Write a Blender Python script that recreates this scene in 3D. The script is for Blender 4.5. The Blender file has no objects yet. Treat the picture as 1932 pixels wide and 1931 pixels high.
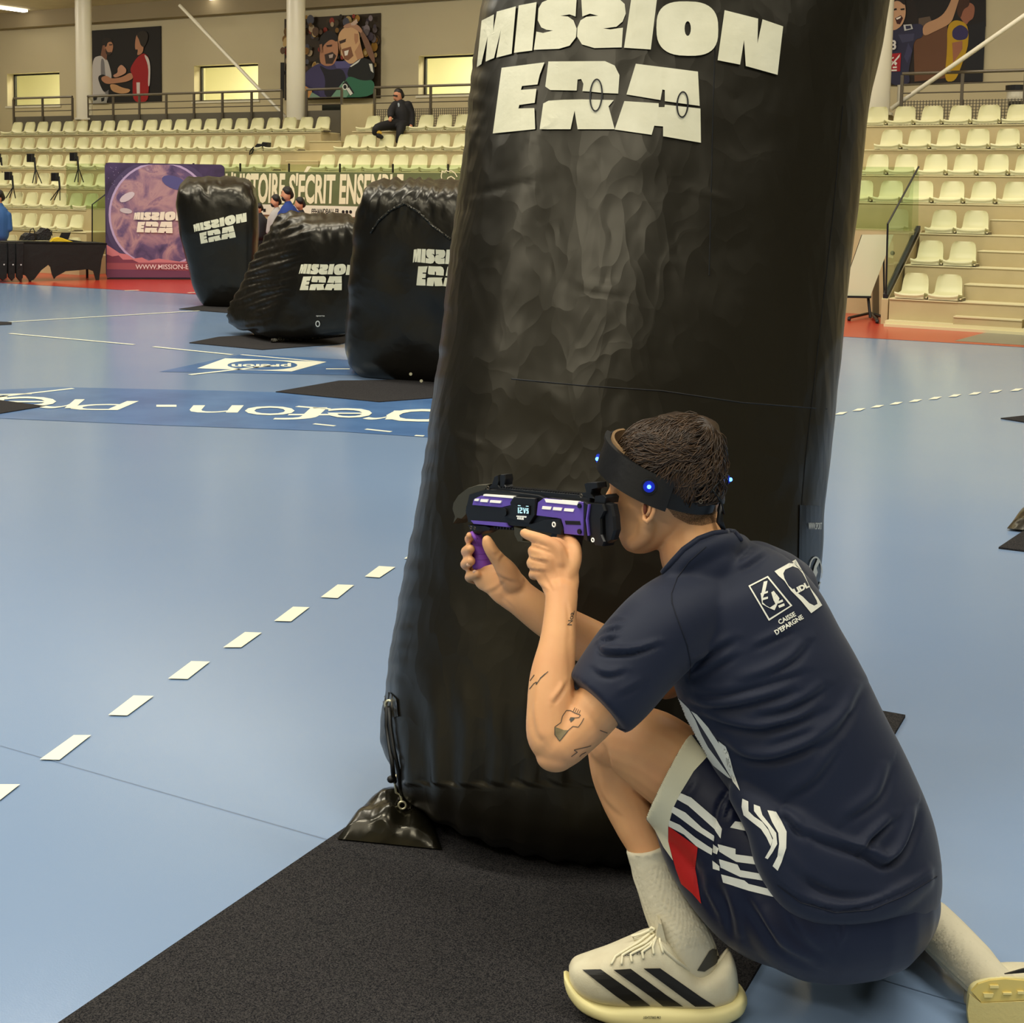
import bpy, bmesh, math, random
import numpy as np
from mathutils import Vector, Matrix
from mathutils.geometry import tessellate_polygon
from mathutils.bvhtree import BVHTree
random.seed(7)
SC = bpy.context.scene
COL = SC.collection
V = Vector
# ---------------------------------------------------------------- camera
FPX, CX, CY, EYE = 2582.0, 966.0, 605.1, 1.5
CR = V((0.8645862, 0.5022413, 0.0156314))
CU = V((-0.0601603, 0.0725787, 0.9955466))
CF = V((-0.4988701, 0.8616763, -0.0929656))
cam_data = bpy.data.cameras.new('camera')
cam = bpy.data.objects.new('camera', cam_data)
COL.objects.link(cam)
cam.matrix_world = Matrix(((CR.x, CU.x, -CF.x, 0), (CR.y, CU.y, -CF.y, 0), (CR.z, CU.z, -CF.z, EYE), (0, 0, 0, 1)))
cam_data.sensor_fit = 'HORIZONTAL'
cam_data.sensor_width = 36.0
cam_data.lens = FPX / 1932.0 * 36.0
cam_data.shift_x = 0.0
cam_data.shift_y = (CY - 965.5) / 1932.0
cam_data.clip_end = 200
SC.camera = cam
# ---------------------------------------------------------------- world, lights, exposure
world = bpy.data.worlds.new('hall_air'); SC.world = world; world.use_nodes = True
bg = world.node_tree.nodes['Background']
bg.inputs[0].default_value = (0.80, 0.84, 0.86, 1); bg.inputs[1].default_value = 0.42
SC.view_settings.view_transform = 'Standard'; SC.view_settings.look = 'None'
SC.view_settings.gamma = 1.0; SC.view_settings.exposure = 0.0; SC.view_settings.use_curve_mapping = False
SC.cycles.use_denoising = True
SC.cycles.max_bounces = 6; SC.cycles.diffuse_bounces = 3; SC.cycles.glossy_bounces = 4; SC.cycles.transmission_bounces = 5; SC.cycles.transparent_max_bounces = 10
SC.cycles.sample_clamp_indirect = 4.0; SC.cycles.caustics_reflective = False; SC.cycles.caustics_refractive = False
def area(name, loc, rot, sx, sy, power, color):
    l = bpy.data.lights.new(name, 'AREA'); l.shape = 'RECTANGLE'; l.size = sx; l.size_y = sy
    l.energy = power; l.color = color
    o = bpy.data.objects.new(name, l); COL.objects.link(o); o.location = loc; o.rotation_euler = rot
    return o
WARM = (1.0, 0.95, 0.82)
for i, (x, y) in enumerate([(-17, 9), (-9, 9), (-1, 9), (-13, 1), (-5, 1), (3, 2), (-9, -7), (1, -7)]):
    area('hall_light', (x, y, 8.6), (0, 0, 0), 5.0, 0.9, 400, WARM)
area('hall_light', (-4.0, -4.0, 8.9), (math.radians(-10), 0, 0), 11.0, 7.0, 560, WARM)  # added broad key light to brighten the kneeling man, not a hall fixture
for x in (-22, -14, -6):      # lamp rows washing the stands
    area('stand_lamp', (x, 12.5, 7.4), (math.radians(38), 0, 0), 5.0, 0.7, 300, (1.0, 0.92, 0.74))
# ---------------------------------------------------------------- picture helpers (a pixel of the 1932x1931 frame -> a point in the hall)
EY = V((0, 0, EYE))
def ray(x, y): return CF + CR * ((x - CX) / FPX) - CU * ((y - CY) / FPX)
def P(x, y, d): return EY + ray(x, y) * d
def G(x, y, z=0.0):
    r = ray(x, y); return EY + r * ((z - EYE) / r.z)
def YP(x, y, Y):
    r = ray(x, y); return EY + r * (Y / r.y)
def XP(x, y, X):
    r = ray(x, y); return EY + r * (X / r.x)
def pix(p):
    d = V(p) - EY; z = d.dot(CF)
    return (CX + FPX * d.dot(CR) / z, CY - FPX * d.dot(CU) / z, z)
# ---------------------------------------------------------------- materials
def lin(c):
    return tuple(((v / 255) / 12.92 if v / 255 <= 0.04045 else ((v / 255 + 0.055) / 1.055) ** 2.4) for v in c)
MATS = {}
def mat(name, rgb, rough=0.6, metal=0.0, emit=0.0, alpha=None, spec=0.5, bump=None, var=None, coat=0.0, sheen=0.0, trans=0.0, ior=1.45, sss=0.0):
    """rgb in sRGB 0-255; bump=(scale, strength, distance[, detail]); var=(scale, rgb2, amount)"""
    m = bpy.data.materials.new(name); m.use_nodes = True
    nt = m.node_tree; b = nt.nodes['Principled BSDF']
    c = lin(rgb) + (1,)
    b.inputs['Base Color'].default_value = c; b.inputs['Roughness'].default_value = rough
    b.inputs['Metallic'].default_value = metal; b.inputs['Specular IOR Level'].default_value = spec
    b.inputs['Coat Weight'].default_value = coat; b.inputs['Sheen Weight'].default_value = sheen
    b.inputs['IOR'].default_value = ior; b.inputs['Transmission Weight'].default_value = trans
    if sss: b.inputs['Subsurface Weight'].default_value = sss; b.inputs['Subsurface Radius'].default_value = (0.012, 0.005, 0.003); b.inputs['Subsurface Scale'].default_value = 1.0
    if emit: b.inputs['Emission Color'].default_value = c; b.inputs['Emission Strength'].default_value = emit
    if alpha is not None: b.inputs['Alpha'].default_value = alpha
    tc = nt.nodes.new('ShaderNodeTexCoord')
    if var:
        n = nt.nodes.new('ShaderNodeTexNoise'); n.inputs['Scale'].default_value = var[0]; n.inputs['Detail'].default_value = 5
        nt.links.new(tc.outputs['Object'], n.inputs['Vector'])
        r = nt.nodes.new('ShaderNodeMapRange'); r.inputs[1].default_value = 0.35; r.inputs[2].default_value = 0.65; r.inputs[4].default_value = var[2]
        nt.links.new(n.outputs['Fac'], r.inputs[0])
        mx = nt.nodes.new('ShaderNodeMix'); mx.data_type = 'RGBA'
        mx.inputs[6].default_value = c; mx.inputs[7].default_value = lin(var[1]) + (1,)
        nt.links.new(r.outputs[0], mx.inputs[0]); nt.links.new(mx.outputs[2], b.inputs['Base Color'])
    if bump:
        n = nt.nodes.new('ShaderNodeTexNoise'); n.inputs['Scale'].default_value = bump[0]; n.inputs['Detail'].default_value = bump[3] if len(bump) > 3 else 4
        nt.links.new(tc.outputs['Object'], n.inputs['Vector'])
        bp = nt.nodes.new('ShaderNodeBump'); bp.inputs['Strength'].default_value = bump[1]; bp.inputs['Distance'].default_value = bump[2]
        nt.links.new(n.outputs['Fac'], bp.inputs['Height']); nt.links.new(bp.outputs[0], b.inputs['Normal'])
    MATS[name] = m
    return m
# ---------------------------------------------------------------- mesh builder
class MB:
    def __init__(s): s.v = []; s.f = []; s.m = []; s.mats = []
    def mi(s, m):
        if m not in s.mats: s.mats.append(m)
        return s.mats.index(m)
    def add(s, vs, fs, m):
        o = len(s.v); s.v += [V(p) for p in vs]; k = s.mi(m)
        for f in fs: s.f.append([i + o for i in f]); s.m.append(k)
    def quad(s, a, b, c, d, m): s.add([a, b, c, d], [(0, 1, 2, 3)], m)
    def poly(s, pts, m):
        t = tessellate_polygon([[V(p) for p in pts]]); s.add(pts, [tuple(x) for x in t], m)
    def box(s, lo, hi, m, fr=None):
        x0, y0, z0 = lo; x1, y1, z1 = hi
        vs = [(x0, y0, z0), (x1, y0, z0), (x1, y1, z0), (x0, y1, z0), (x0, y0, z1), (x1, y0, z1), (x1, y1, z1), (x0, y1, z1)]
        if fr: vs = [fr(*p) for p in vs]
        s.add(vs, [(0, 3, 2, 1), (4, 5, 6, 7), (0, 1, 5, 4), (1, 2, 6, 5), (2, 3, 7, 6), (3, 0, 4, 7)], m)
    def prism(s, pts, fr, w0, w1, m, mcap=None, bev=0.0, bw_=None):
        """2-D outline in the frame's u,v extruded from w0 to w1 (bev: chamfer at the w0 face)"""
        n = len(pts); a = sum(pts[i][0] * pts[(i + 1) % n][1] - pts[(i + 1) % n][0] * pts[i][1] for i in range(n))
        if a < 0: pts = pts[::-1]
        rings = []
        if bev > 0:
            rings.append((inset(pts, bev), w0)); rings.append((pts, w0 + (bw_ if bw_ is not None else bev if bev < .2 else .012) * (1 if w1 > w0 else -1)))
        else: rings.append((pts, w0))
        rings.append((pts, w1))
        vs = []
        for r, w in rings: vs += [fr(u, v_, w) for u, v_ in r]
        fs = []
        for k in range(len(rings) - 1):
            for i in range(n):
                j = (i + 1) % n
                fs.append((k * n + i, k * n + j, (k + 1) * n + j, (k + 1) * n + i))
        s.add(vs, fs, m)
        for (r, w), fl in ((rings[0], 1), (rings[-1], 0)):
            t = tessellate_polygon([[V((p[0], p[1], 0)) for p in r]])
            s.add([fr(u, v_, w) for u, v_ in r], [tuple(x) for x in t], mcap or m)
    def tube(s, pts, r, m, n=8, closed=False, caps=True):
        pts = [V(p) for p in pts]; N = len(pts)
        rs = r if isinstance(r, (list, tuple)) else [r] * N
        up = None; vs = []
        for i, p in enumerate(pts):
            if closed: t = (pts[(i + 1) % N] - pts[i - 1])
            else: t = (pts[min(i + 1, N - 1)] - pts[max(i - 1, 0)])
            if t.length < 1e-9: t = V((0, 0, 1))
            t.normalize()
            if up is None:
                up = V((0, 0, 1)) if abs(t.z) < 0.9 else V((1, 0, 0))
            up = (up - t * up.dot(t)); up.normalize(); sd = t.cross(up)
            for k in range(n):
                a = 2 * math.pi * k / n
                vs.append(p + (up * math.cos(a) + sd * math.sin(a)) * rs[i])
        fs = []
        for i in range(N if closed else N - 1):
            j = (i + 1) % N
            for k in range(n):
                q = (k + 1) % n; fs.append((i * n + k, i * n + q, j * n + q, j * n + k))
        if caps and not closed: fs += [tuple(range(n))[::-1], tuple((N - 1) * n + k for k in range(n))]
        s.add(vs, fs, m)
    def loft(s, rings, m, caps=True, closed=True):
        n = len(rings[0]); vs = [p for r in rings for p in r]; fs = []
        for i in range(len(rings) - 1):
            for k in range(n if closed else n - 1):
                q = (k + 1) % n; fs.append((i * n + k, i * n + q, (i + 1) * n + q, (i + 1) * n + k))
        if caps and closed: fs += [tuple(range(n))[::-1], tuple((len(rings) - 1) * n + k for k in range(n))]
        s.add(vs, fs, m)
    def disc(s, c, nrm, r, m, n=20, thick=0.0):
        nrm = V(nrm).normalized(); up = V((0, 0, 1)) if abs(nrm.z) < 0.9 else V((1, 0, 0)); a = nrm.cross(up).normalized(); b = nrm.cross(a)
        r0 = [V(c) + (a * math.cos(2 * math.pi * k / n) + b * math.sin(2 * math.pi * k / n)) * r for k in range(n)]
        if thick: s.loft([r0, [p + nrm * thick for p in r0]], m)
        else: s.add(r0, [tuple(range(n))], m)
    def ell(s, c, ax, m, nu=20, nv=12, fr=None):
        """ellipsoid; ax = three axis vectors"""
        vs = []; fs = []
        for j in range(nv + 1):
            th = math.pi * j / nv
            for i in range(nu):
                ph = 2 * math.pi * i / nu
                vs.append(V(c) + ax[0] * (math.sin(th) * math.cos(ph)) + ax[1] * (math.sin(th) * math.sin(ph)) + ax[2] * math.cos(th))
        for j in range(nv):
            for i in range(nu):
                q = (i + 1) % nu; fs.append((j * nu + i, j * nu + q, (j + 1) * nu + q, (j + 1) * nu + i))
        s.add(vs, fs, m)
    def build(s, name, parent=None, smooth=False, angle=None, origin=None, weld=0.0):
        me = bpy.data.meshes.new(name)
        o0 = V(origin) if origin is not None else V((0, 0, 0))
        if parent is not None and origin is None: o0 = parent_loc(parent)
        me.from_pydata([tuple(p - o0) for p in s.v], [], s.f)
        for m in s.mats: me.materials.append(m)
        me.polygons.foreach_set('material_index', s.m)
        me.validate(); me.update()
        bm = bmesh.new(); bm.from_mesh(me)
        if weld: bmesh.ops.remove_doubles(bm, verts=bm.verts, dist=weld)
        bmesh.ops.recalc_face_normals(bm, faces=bm.faces)
        bm.to_mesh(me); bm.free()
        if smooth or angle: me.polygons.foreach_set('use_smooth', [True] * len(me.polygons))
        o = bpy.data.objects.new(name, me); COL.objects.link(o)
        if angle:
            try: me.set_sharp_from_angle(angle=math.radians(angle))
            except Exception: pass
        if parent is not None:
            o.parent = parent; o.location = (0, 0, 0) if origin is None else o0 - parent_loc(parent)
        else: o.location = o0
        return o
def parent_loc(p):
    v = V((0, 0, 0))
    while p is not None: v += V(p.location); p = p.parent
    return v
def inset(pts, d):
    n = len(pts); out = []
    for i in range(n):
        a, b, c = pts[i - 1], pts[i], pts[(i + 1) % n]
        e1 = (b[0] - a[0], b[1] - a[1]); e2 = (c[0] - b[0], c[1] - b[1])
        l1 = math.hypot(*e1) or 1; l2 = math.hypot(*e2) or 1
        n1 = (-e1[1] / l1, e1[0] / l1); n2 = (-e2[1] / l2, e2[0] / l2)
        k = 1 + n1[0] * n2[0] + n1[1] * n2[1]; k = max(k, 0.4)
        out.append((b[0] + (n1[0] + n2[0]) / k * d, b[1] + (n1[1] + n2[1]) / k * d))
    return out
def tag(o, label=None, cat=None, group=None, kind=None):
    if label: o['label'] = label
    if cat: o['category'] = cat
    if group: o['group'] = group
    if kind: o['kind'] = kind
    return o
def empty(name, loc, label=None, cat=None, group=None):
    o = bpy.data.objects.new(name, None); COL.objects.link(o); o.location = loc; o.empty_display_size = 0.1
    return tag(o, label, cat, group)
def frame(o, ux, uy, uz, s=1.0):
    """local frame: (u,v,w) -> o + s*(u*ux + v*uy) + w*uz  (u,v in units of s, w in metres)"""
    o = V(o); ux = V(ux); uy = V(uy); uz = V(uz)
    return lambda u, v, w=0.0: o + ux * (u * s) + uy * (v * s) + uz * w
def pframe(x0, y0, d, yaw=0.0, tilt=0.0):
    """frame whose u,v count photo pixels right/down at depth d and whose w runs away from the viewer"""
    s = d / FPX
    r = CR.copy(); dn = -CU; f = CF.copy()
    if yaw: q = Matrix.Rotation(math.radians(yaw), 3, CU); r = q @ r; f = q @ f
    o = P(x0, y0, d)
    return lambda x, y, w=0.0: o + r * ((x - x0) * s) + dn * ((y - y0) * s) + f * w
def text2d(txt, size=1.0, shear=0.0, bold=0.0, space=1.0, xs=1.0, font_res=3):
    cu = bpy.data.curves.new('t', 'FONT'); cu.body = txt; cu.size = size; cu.shear = shear; cu.offset = bold; cu.space_character = space
    cu.resolution_u = font_res; cu.align_x = 'LEFT'; cu.fill_mode = 'FRONT'
    o = bpy.data.objects.new('t', cu); COL.objects.link(o)
    dg = bpy.context.evaluated_depsgraph_get(); me = bpy.data.meshes.new_from_object(o.evaluated_get(dg))
    vs = [(v.co.x * xs, v.co.y) for v in me.vertices]; fs = [tuple(p.vertices) for p in me.polygons]
    bpy.data.objects.remove(o); bpy.data.curves.remove(cu); bpy.data.meshes.remove(me)
    return vs, fs
def poly2d(polys):
    """polys: list of outlines (first outer, following holes) -> verts, faces"""
    vs = [p for q in polys for p in q]
    t = tessellate_polygon([[V((p[0], p[1], 0)) for p in q] for q in polys])
    return vs, [tuple(x) for x in t]
def fit2d(vs, x0, y0, x1, y1):
    """stretch 2-D verts (y up) into a box (y down)"""
    ax = min(p[0] for p in vs); bx = max(p[0] for p in vs); ay = min(p[1] for p in vs); by = max(p[1] for p in vs)
    return [(x0 + (p[0] - ax) / (bx - ax) * (x1 - x0), y1 - (p[1] - ay) / (by - ay) * (y1 - y0)) for p in vs]
def grid_cut(vs, fs, step):
    """cut flat 2-D faces along a grid so they can bend"""
    bm = bmesh.new(); bv = [bm.verts.new((p[0], p[1], 0)) for p in vs]
    for f in fs:
        try: bm.faces.new([bv[i] for i in f])
        except ValueError: pass
    for ax in (0, 1):
        lo = min(p[ax] for p in vs); hi = max(p[ax] for p in vs); k = math.ceil(lo / step)
        while k * step < hi:
            co = [0, 0, 0]; co[ax] = k * step; no = [0, 0, 0]; no[ax] = 1
            bmesh.ops.bisect_plane(bm, geom=bm.verts[:] + bm.edges[:] + bm.faces[:], plane_co=co, plane_no=no, dist=1e-5)
            k += 1
    bm.verts.index_update()
    out = [(v.co.x, v.co.y) for v in bm.verts], [tuple(v.index for v in f.verts) for f in bm.faces]
    bm.free(); return out
def bvh_of(o):
    me = o.data; o0 = parent_loc(o)
    return BVHTree.FromPolygons([tuple(v.co + o0) for v in me.vertices], [tuple(p.vertices) for p in me.polygons])
def cast(bvh, x, y, lift=0.0015):
    """point of a surface under a photo pixel, lifted off it"""
    r = ray(x, y).normalized(); h = bvh.ray_cast(EY, r)
    if h[0] is None: return None
    n = h[1]
    if n.dot(r) > 0: n = -n
    return h[0] + n * lift * 0.6 - r * lift * 0.6
def decal(mb, bvh, vs, fs, m, step=6, lift=0.0015, fmap=None):
    """lay a flat print on a surface"""
    vs, fs = grid_cut(vs, fs, step)
    pts = [cast(bvh, *(fmap(*p) if fmap else p), lift) for p in vs]
    ds = [pix(p)[2] for p in pts if p is not None]
    idx = {}; out = []; of = []
    for f in fs:
        if any(pts[i] is None for i in f): continue
        dd = [pix(pts[i])[2] for i in f]
        if max(dd) - min(dd) > 0.12: continue
        g = []
        for i in f:
            if i not in idx: idx[i] = len(out); out.append(pts[i])
            g.append(idx[i])
        of.append(g)
    if out: mb.add(out, of, m)
# ================================================================ the hall
D0, TR, RI, Z0 = 16.305, 0.66765, 0.37474, 0.321
def rowY(k): return D0 + TR * k
def rowZ(k): return Z0 + RI * k
m_floor = mat('court_blue', (128, 150, 180), rough=0.17, spec=0.5, bump=(260, 0.12, 0.0012, 2), var=(0.6, (120, 145, 180), 0.7))
m_band = mat('court_dark_blue', (74, 108, 156), rough=0.25, var=(2.5, (86, 122, 170), 1.0))
m_line = mat('court_line_white', (226, 226, 206), rough=0.5)
m_red = mat('court_red', (176, 52, 34), rough=0.25, bump=(55, 0.10, 0.002, 3))
m_grey = mat('court_grey', (122, 120, 106), rough=0.3)
m_conc = mat('beige_concrete', (186, 170, 128), rough=0.75, var=(3.0, (178, 162, 120), 0.8), bump=(40, 0.12, 0.003))
m_nose = mat('pale_step_edge', (214, 204, 160), rough=0.7)
m_wall = mat('cream_wall', (190, 178, 146), rough=0.85, var=(0.5, (184, 172, 140), 0.8))
m_beam = mat('taupe_beam', (140, 126, 98), rough=0.85)
m_ceil = mat('ceiling_tile', (196, 184, 156), rough=0.9, bump=(6, 0.3, 0.01), var=(1.2, (184, 172, 144), 1.0))
m_seat = mat('cream_seat_plastic', (208, 204, 160), rough=0.42, bump=(300, 0.05, 0.001))
m_dark = mat('black_plastic', (20, 20, 22), rough=0.45)
m_rail = mat('grey_painted_steel', (92, 84, 70), rough=0.4, metal=0.3)
m_railm = mat('perforated_grey_panel', (88, 82, 68), rough=0.6)
m_white = mat('white_paint', (214, 208, 188), rough=0.35)
m_frame = mat('dark_window_frame', (30, 28, 24), rough=0.4)
m_lamp = mat('lamp_diffuser', (255, 250, 235), emit=6.0)
m_room = mat('lit_room_wall', (240, 236, 205), rough=0.8)
def glass_mat(name, rgb, alpha, rough=0.03):
    m = bpy.data.materials.new(name); m.use_nodes = True; nt = m.node_tree; nt.nodes.remove(nt.nodes['Principled BSDF'])
    out = nt.nodes['Material Output']; t = nt.nodes.new('ShaderNodeBsdfTransparent'); g = nt.nodes.new('ShaderNodeBsdfGlossy')
    t.inputs[0].default_value = lin(rgb) + (1,); g.inputs['Roughness'].default_value = rough; g.inputs[0].default_value = (0.9, 1, 0.9, 1)
    fr = nt.nodes.new('ShaderNodeFresnel'); fr.inputs[0].default_value = 1.5
    mx = nt.nodes.new('ShaderNodeMixShader'); ge = nt.nodes.new('ShaderNodeNewGeometry'); sb = nt.nodes.new('ShaderNodeMath'); sb.operation = 'SUBTRACT'; sb.inputs[0].default_value = 1; nt.links.new(ge.outputs['Backfacing'], sb.inputs[1])
    mu = nt.nodes.new('ShaderNodeMath'); mu.operation = 'MULTIPLY'; nt.links.new(fr.outputs[0], mu.inputs[0]); nt.links.new(sb.outputs[0], mu.inputs[1]); nt.links.new(mu.outputs[0], mx.inputs[0]); nt.links.new(t.outputs[0], mx.inputs[1]); nt.links.new(g.outputs[0], mx.inputs[2])
    nt.links.new(mx.outputs[0], out.inputs[0]); return m
m_glass = glass_mat('clear_green_glass', (234, 241, 230), 0)
m_wglass = glass_mat('window_glass', (245, 245, 235), 0)
# ---- floor with its paint
def gq(mb, pts, m, z=0.0):
    mb.poly([G(x, y, 0) + V((0, 0, z)) for x, y in pts], m)
mb = MB()
mb.quad((-40, -14, 0), (14, -14, 0), (14, 18.2, 0), (-40, 18.2, 0), m_floor)
fl_o = mb
# red run-off strip along the stands, grey corner at the right
L0 = G(0, 534); L1 = G(1932, 656)
mb.poly([(-40, 13.0, .002), (-17.3, 14.19, .002), (-13.65, 14.44, .002), (-4.25, 14.6, .002), (-2.885, 14.72, .002), (14, 15.6, .002), (14, 18.2, .002), (-40, 18.2, .002)], m_red)
mb.poly([G(1800, 644) + V((0, 0, .003)), (14, 15.6, .003), (14, 18.2, .003), (-2.2, 18.2, .003), G(1856, 629) + V((0, 0, .003))], m_grey)
gq(mb, [(0, 736), (110, 731), (420, 738), (860, 750), (870, 830), (640, 815), (300, 803), (0, 790)], m_band, .002)
gq(mb, [(300, 702), (460, 668), (700, 682), (900, 690), (900, 712), (640, 708)], m_band, .002)
def seg(mb, x0, y0, x1, y1, w, m=m_line, z=.004):
    a = G(x0, y0); b = G(x1, y1); d = (b - a).normalized(); n = V((-d.y, d.x, 0)) * w / 2; up = V((0, 0, z))
    mb.quad(a + n + up, b + n + up, b - n + up, a - n + up, m)
for s_ in [(-30, 611, 376, 587, .05), (18, 630, 253, 651, .045), (289, 655, 438, 670, .045), (455, 670, 612, 684, .04), (358, 708, 520, 690, .05), (-20, 752, 138, 734, .045), (615, 697, 660, 697, .05)]:
    seg(mb, *s_)
for s_ in [(592, 801, 632, 805, .035), (690, 811, 738, 816, .035), (783, 823, 800, 824, .035), (235, 549, 262, 548, .06), (355, 553, 372, 552, .06)]:
    seg(mb, *s_)
dash = [[(-20, 1483), (38, 1483), (0, 1513), (-50, 1513)], [(75, 1436), (139, 1390), (172, 1390), (112, 1437)], [(204, 1352), (252, 1315), (290, 1316), (240, 1353)],
        [(317, 1283), (361, 1250), (396, 1251), (354, 1284)], [(421, 1224), (462, 1195), (494, 1196), (455, 1224)], [(517, 1174), (553, 1147), (584, 1148), (549, 1175)],
        [(605, 1129), (637, 1105), (668, 1106), (637, 1131)], [(688, 1090), (715, 1070), (746, 1072), (716, 1092)], [(762, 1056), (788, 1040), (818, 1042), (790, 1058)], [(836, 1022), (860, 1006), (890, 1008), (864, 1024)]]
for d_ in dash: gq(mb, d_, m_line, .004)
for u, v_ in [(329, 437), (411, 420), (495, 405), (581, 391), (669, 379), (759, 367), (848, 356), (940, 346), (1034, 337), (1130, 329), (1226, 322)]:
    cx, cy = 1450 + u / 2.413, 600 + v_ / 2.413
    gq(mb, [(cx - 13, cy + 2.6), (cx - 2, cy - 2.0), (cx + 13, cy - 2.6), (cx + 3, cy + 2.0)], m_line, .004)
# sponsor frame painted on the court
def gring(mb, outer, inner, m, z):
    vs, fs = poly2d([outer, inner]); mb.add([G(x, y) + V((0, 0, z)) for x, y in vs], fs, m)
cxl, cyl = 493, 690
oval = [(cxl + 66 * math.cos(a) + 2, cyl + 9.3 * math.sin(a)) for a in [2 * math.pi * k / 28 for k in range(28)]]
gring(mb, [(372, 696), (425, 677), (616, 684), (550, 702)], oval, m_line, .004)
vs, fs = text2d('prefon', shear=0, bold=0.03); vs = fit2d([(-a, -b) for a, b in vs], cxl - 56, 686, cxl + 56, 695)
mb.add([G(x, y) + V((0, 0, .004)) for x, y in vs], fs, m_line)
# painted word, read from the far side of the court: each letter has its own place
def floor_text(ch, x0, x1, yt0, yt1, yb, lean=0):
    vs, fs = text2d(ch, bold=0.0, shear=0.0)
    ax = min(p[0] for p in vs); bx = max(p[0] for p in vs); ay = min(p[1] for p in vs); by = max(p[1] for p in vs)
    out = []
    for p in vs:
        u = (p[0] - ax) / (bx - ax); t = (p[1] - ay) / (by - ay)      # u along the word, t up the letter
        x = x1 + (x0 - x1) * u + lean * t; y = yt0 + (yt1 - yt0) * t
        out.append(G(x, y) + V((0, 0, .004 + .0006 * (int(x0) % 5))))
    mb.add(out, fs, m_line)
for ch, x0, x1, y0, y1, ln in [('o', 462, 556, 768, 785, 0), ('n', 365, 460, 766, 780, -12), ('f', 540, 640, 770, 793, -25), ('e', 618, 702, 772, 790, 0), ('r', 700, 760, 776, 793, -18), ('p', 742, 850, 762, 797, -20),
                               ('-', 295, 333, 765, 769, 0), ('p', 160, 262, 758, 775, -40), ('r', 92, 160, 755, 772, -20), ('e', 8, 106, 750, 768, 0), ('f', -70, 40, 748, 772, -25)]:
    floor_text(ch, x0, x1, y0, y1, 0, ln)
seg(mb, 560, 768, 622, 773, .05); seg(mb, -10, 746, 60, 744, .05)
floor = mb.build('floor'); tag(floor, 'glossy blue sports court floor with white lines and painted lettering', kind='structure')
# thin marks in the flooring: sheet joints
mj = MB(); m_joint = mat('floor_joint', (112, 134, 164), rough=0.5)
for a in [(0, 1408, 640, 1592, .0022), (1400, 1770, 1932, 1931, .0025)]: seg(mj, *a, m=m_joint, z=.0025)
jt = mj.build('floor_joint', parent=floor)
# ---- stands
tiers = MB()
XL, XR = -34.0, 9.0
prof = lambda k: (rowY(k), rowZ(k))
def tier(k, x0, x1, base=None):
    y, z = prof(k); y1 = 22.7 if k == 6 else rowY(k + 1) + 0.02; zb = 0 if base is None else base
    tiers.box((x0, y, zb), (x1, y1, z - .012), m_conc); tiers.box((x0, y - .015, z - .012), (x1, y1, z + .004), m_nose)
AX0, AX1 = -15.91, -15.185        # centre aisle
for k in (6, 5, 4):
    tier(k, XL, AX0); tier(k, AX1, XR)
tier(3, XL, XR)
for k, xe in ((2, -19.16), (1, -18.44), (0, -17.9)):
    tier(k, XL, xe)
for k in (2, 1, 0): tier(k, -4.256, -3.473)
tier(2, -1.7, XR); tier(1, -1.7, XR); tier(0, -2.70, XR)
# stair flights: two steps to a tier
def steps(x0, x1, k0, k1):
    for k in range(k0, k1):
        for h in (0, 1):
            z = rowZ(k) - RI + RI * (h + 1) / 2 if False else rowZ(k) + RI * (h + 0) / 2
            y = rowY(k) + TR * h / 2
            tiers.box((x0, y, max(0, z - .4)), (x1, rowY(k + 1) + .05, z - .01), m_conc)
            tiers.box((x0, y - .012, z - .01), (x1, rowY(k + 1) + .05, z + .003), m_nose)
steps(AX0, AX1, 3, 6); steps(-3.473, -1.7, 0, 3)
tiers.box((-3.473, D0 - TR / 2 + .18, 0), (-2.72, D0, .15), m_conc); tiers.box((-3.473, D0 - TR / 2 + .17, .15), (-2.72, D0, .165), m_nose)
for i, (y_, z_) in enumerate(((16.07, .035), (16.12, .07))): tiers.box((-4.25, y_, 0 if i == 0 else .035), (XR, 16.6, z_), m_nose)
tiers.box((-19.16, 17.64, 0), (-4.33, 18.35, 1.10), m_conc)
tiers.box((-2.66, D0 - .035, .07), (XR - .02, D0 + .1, .30), m_conc)
st = tiers.build('grandstand_tiers'); tag(st, 'beige stepped concrete stand with pale step edges behind the court', kind='structure')
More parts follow.
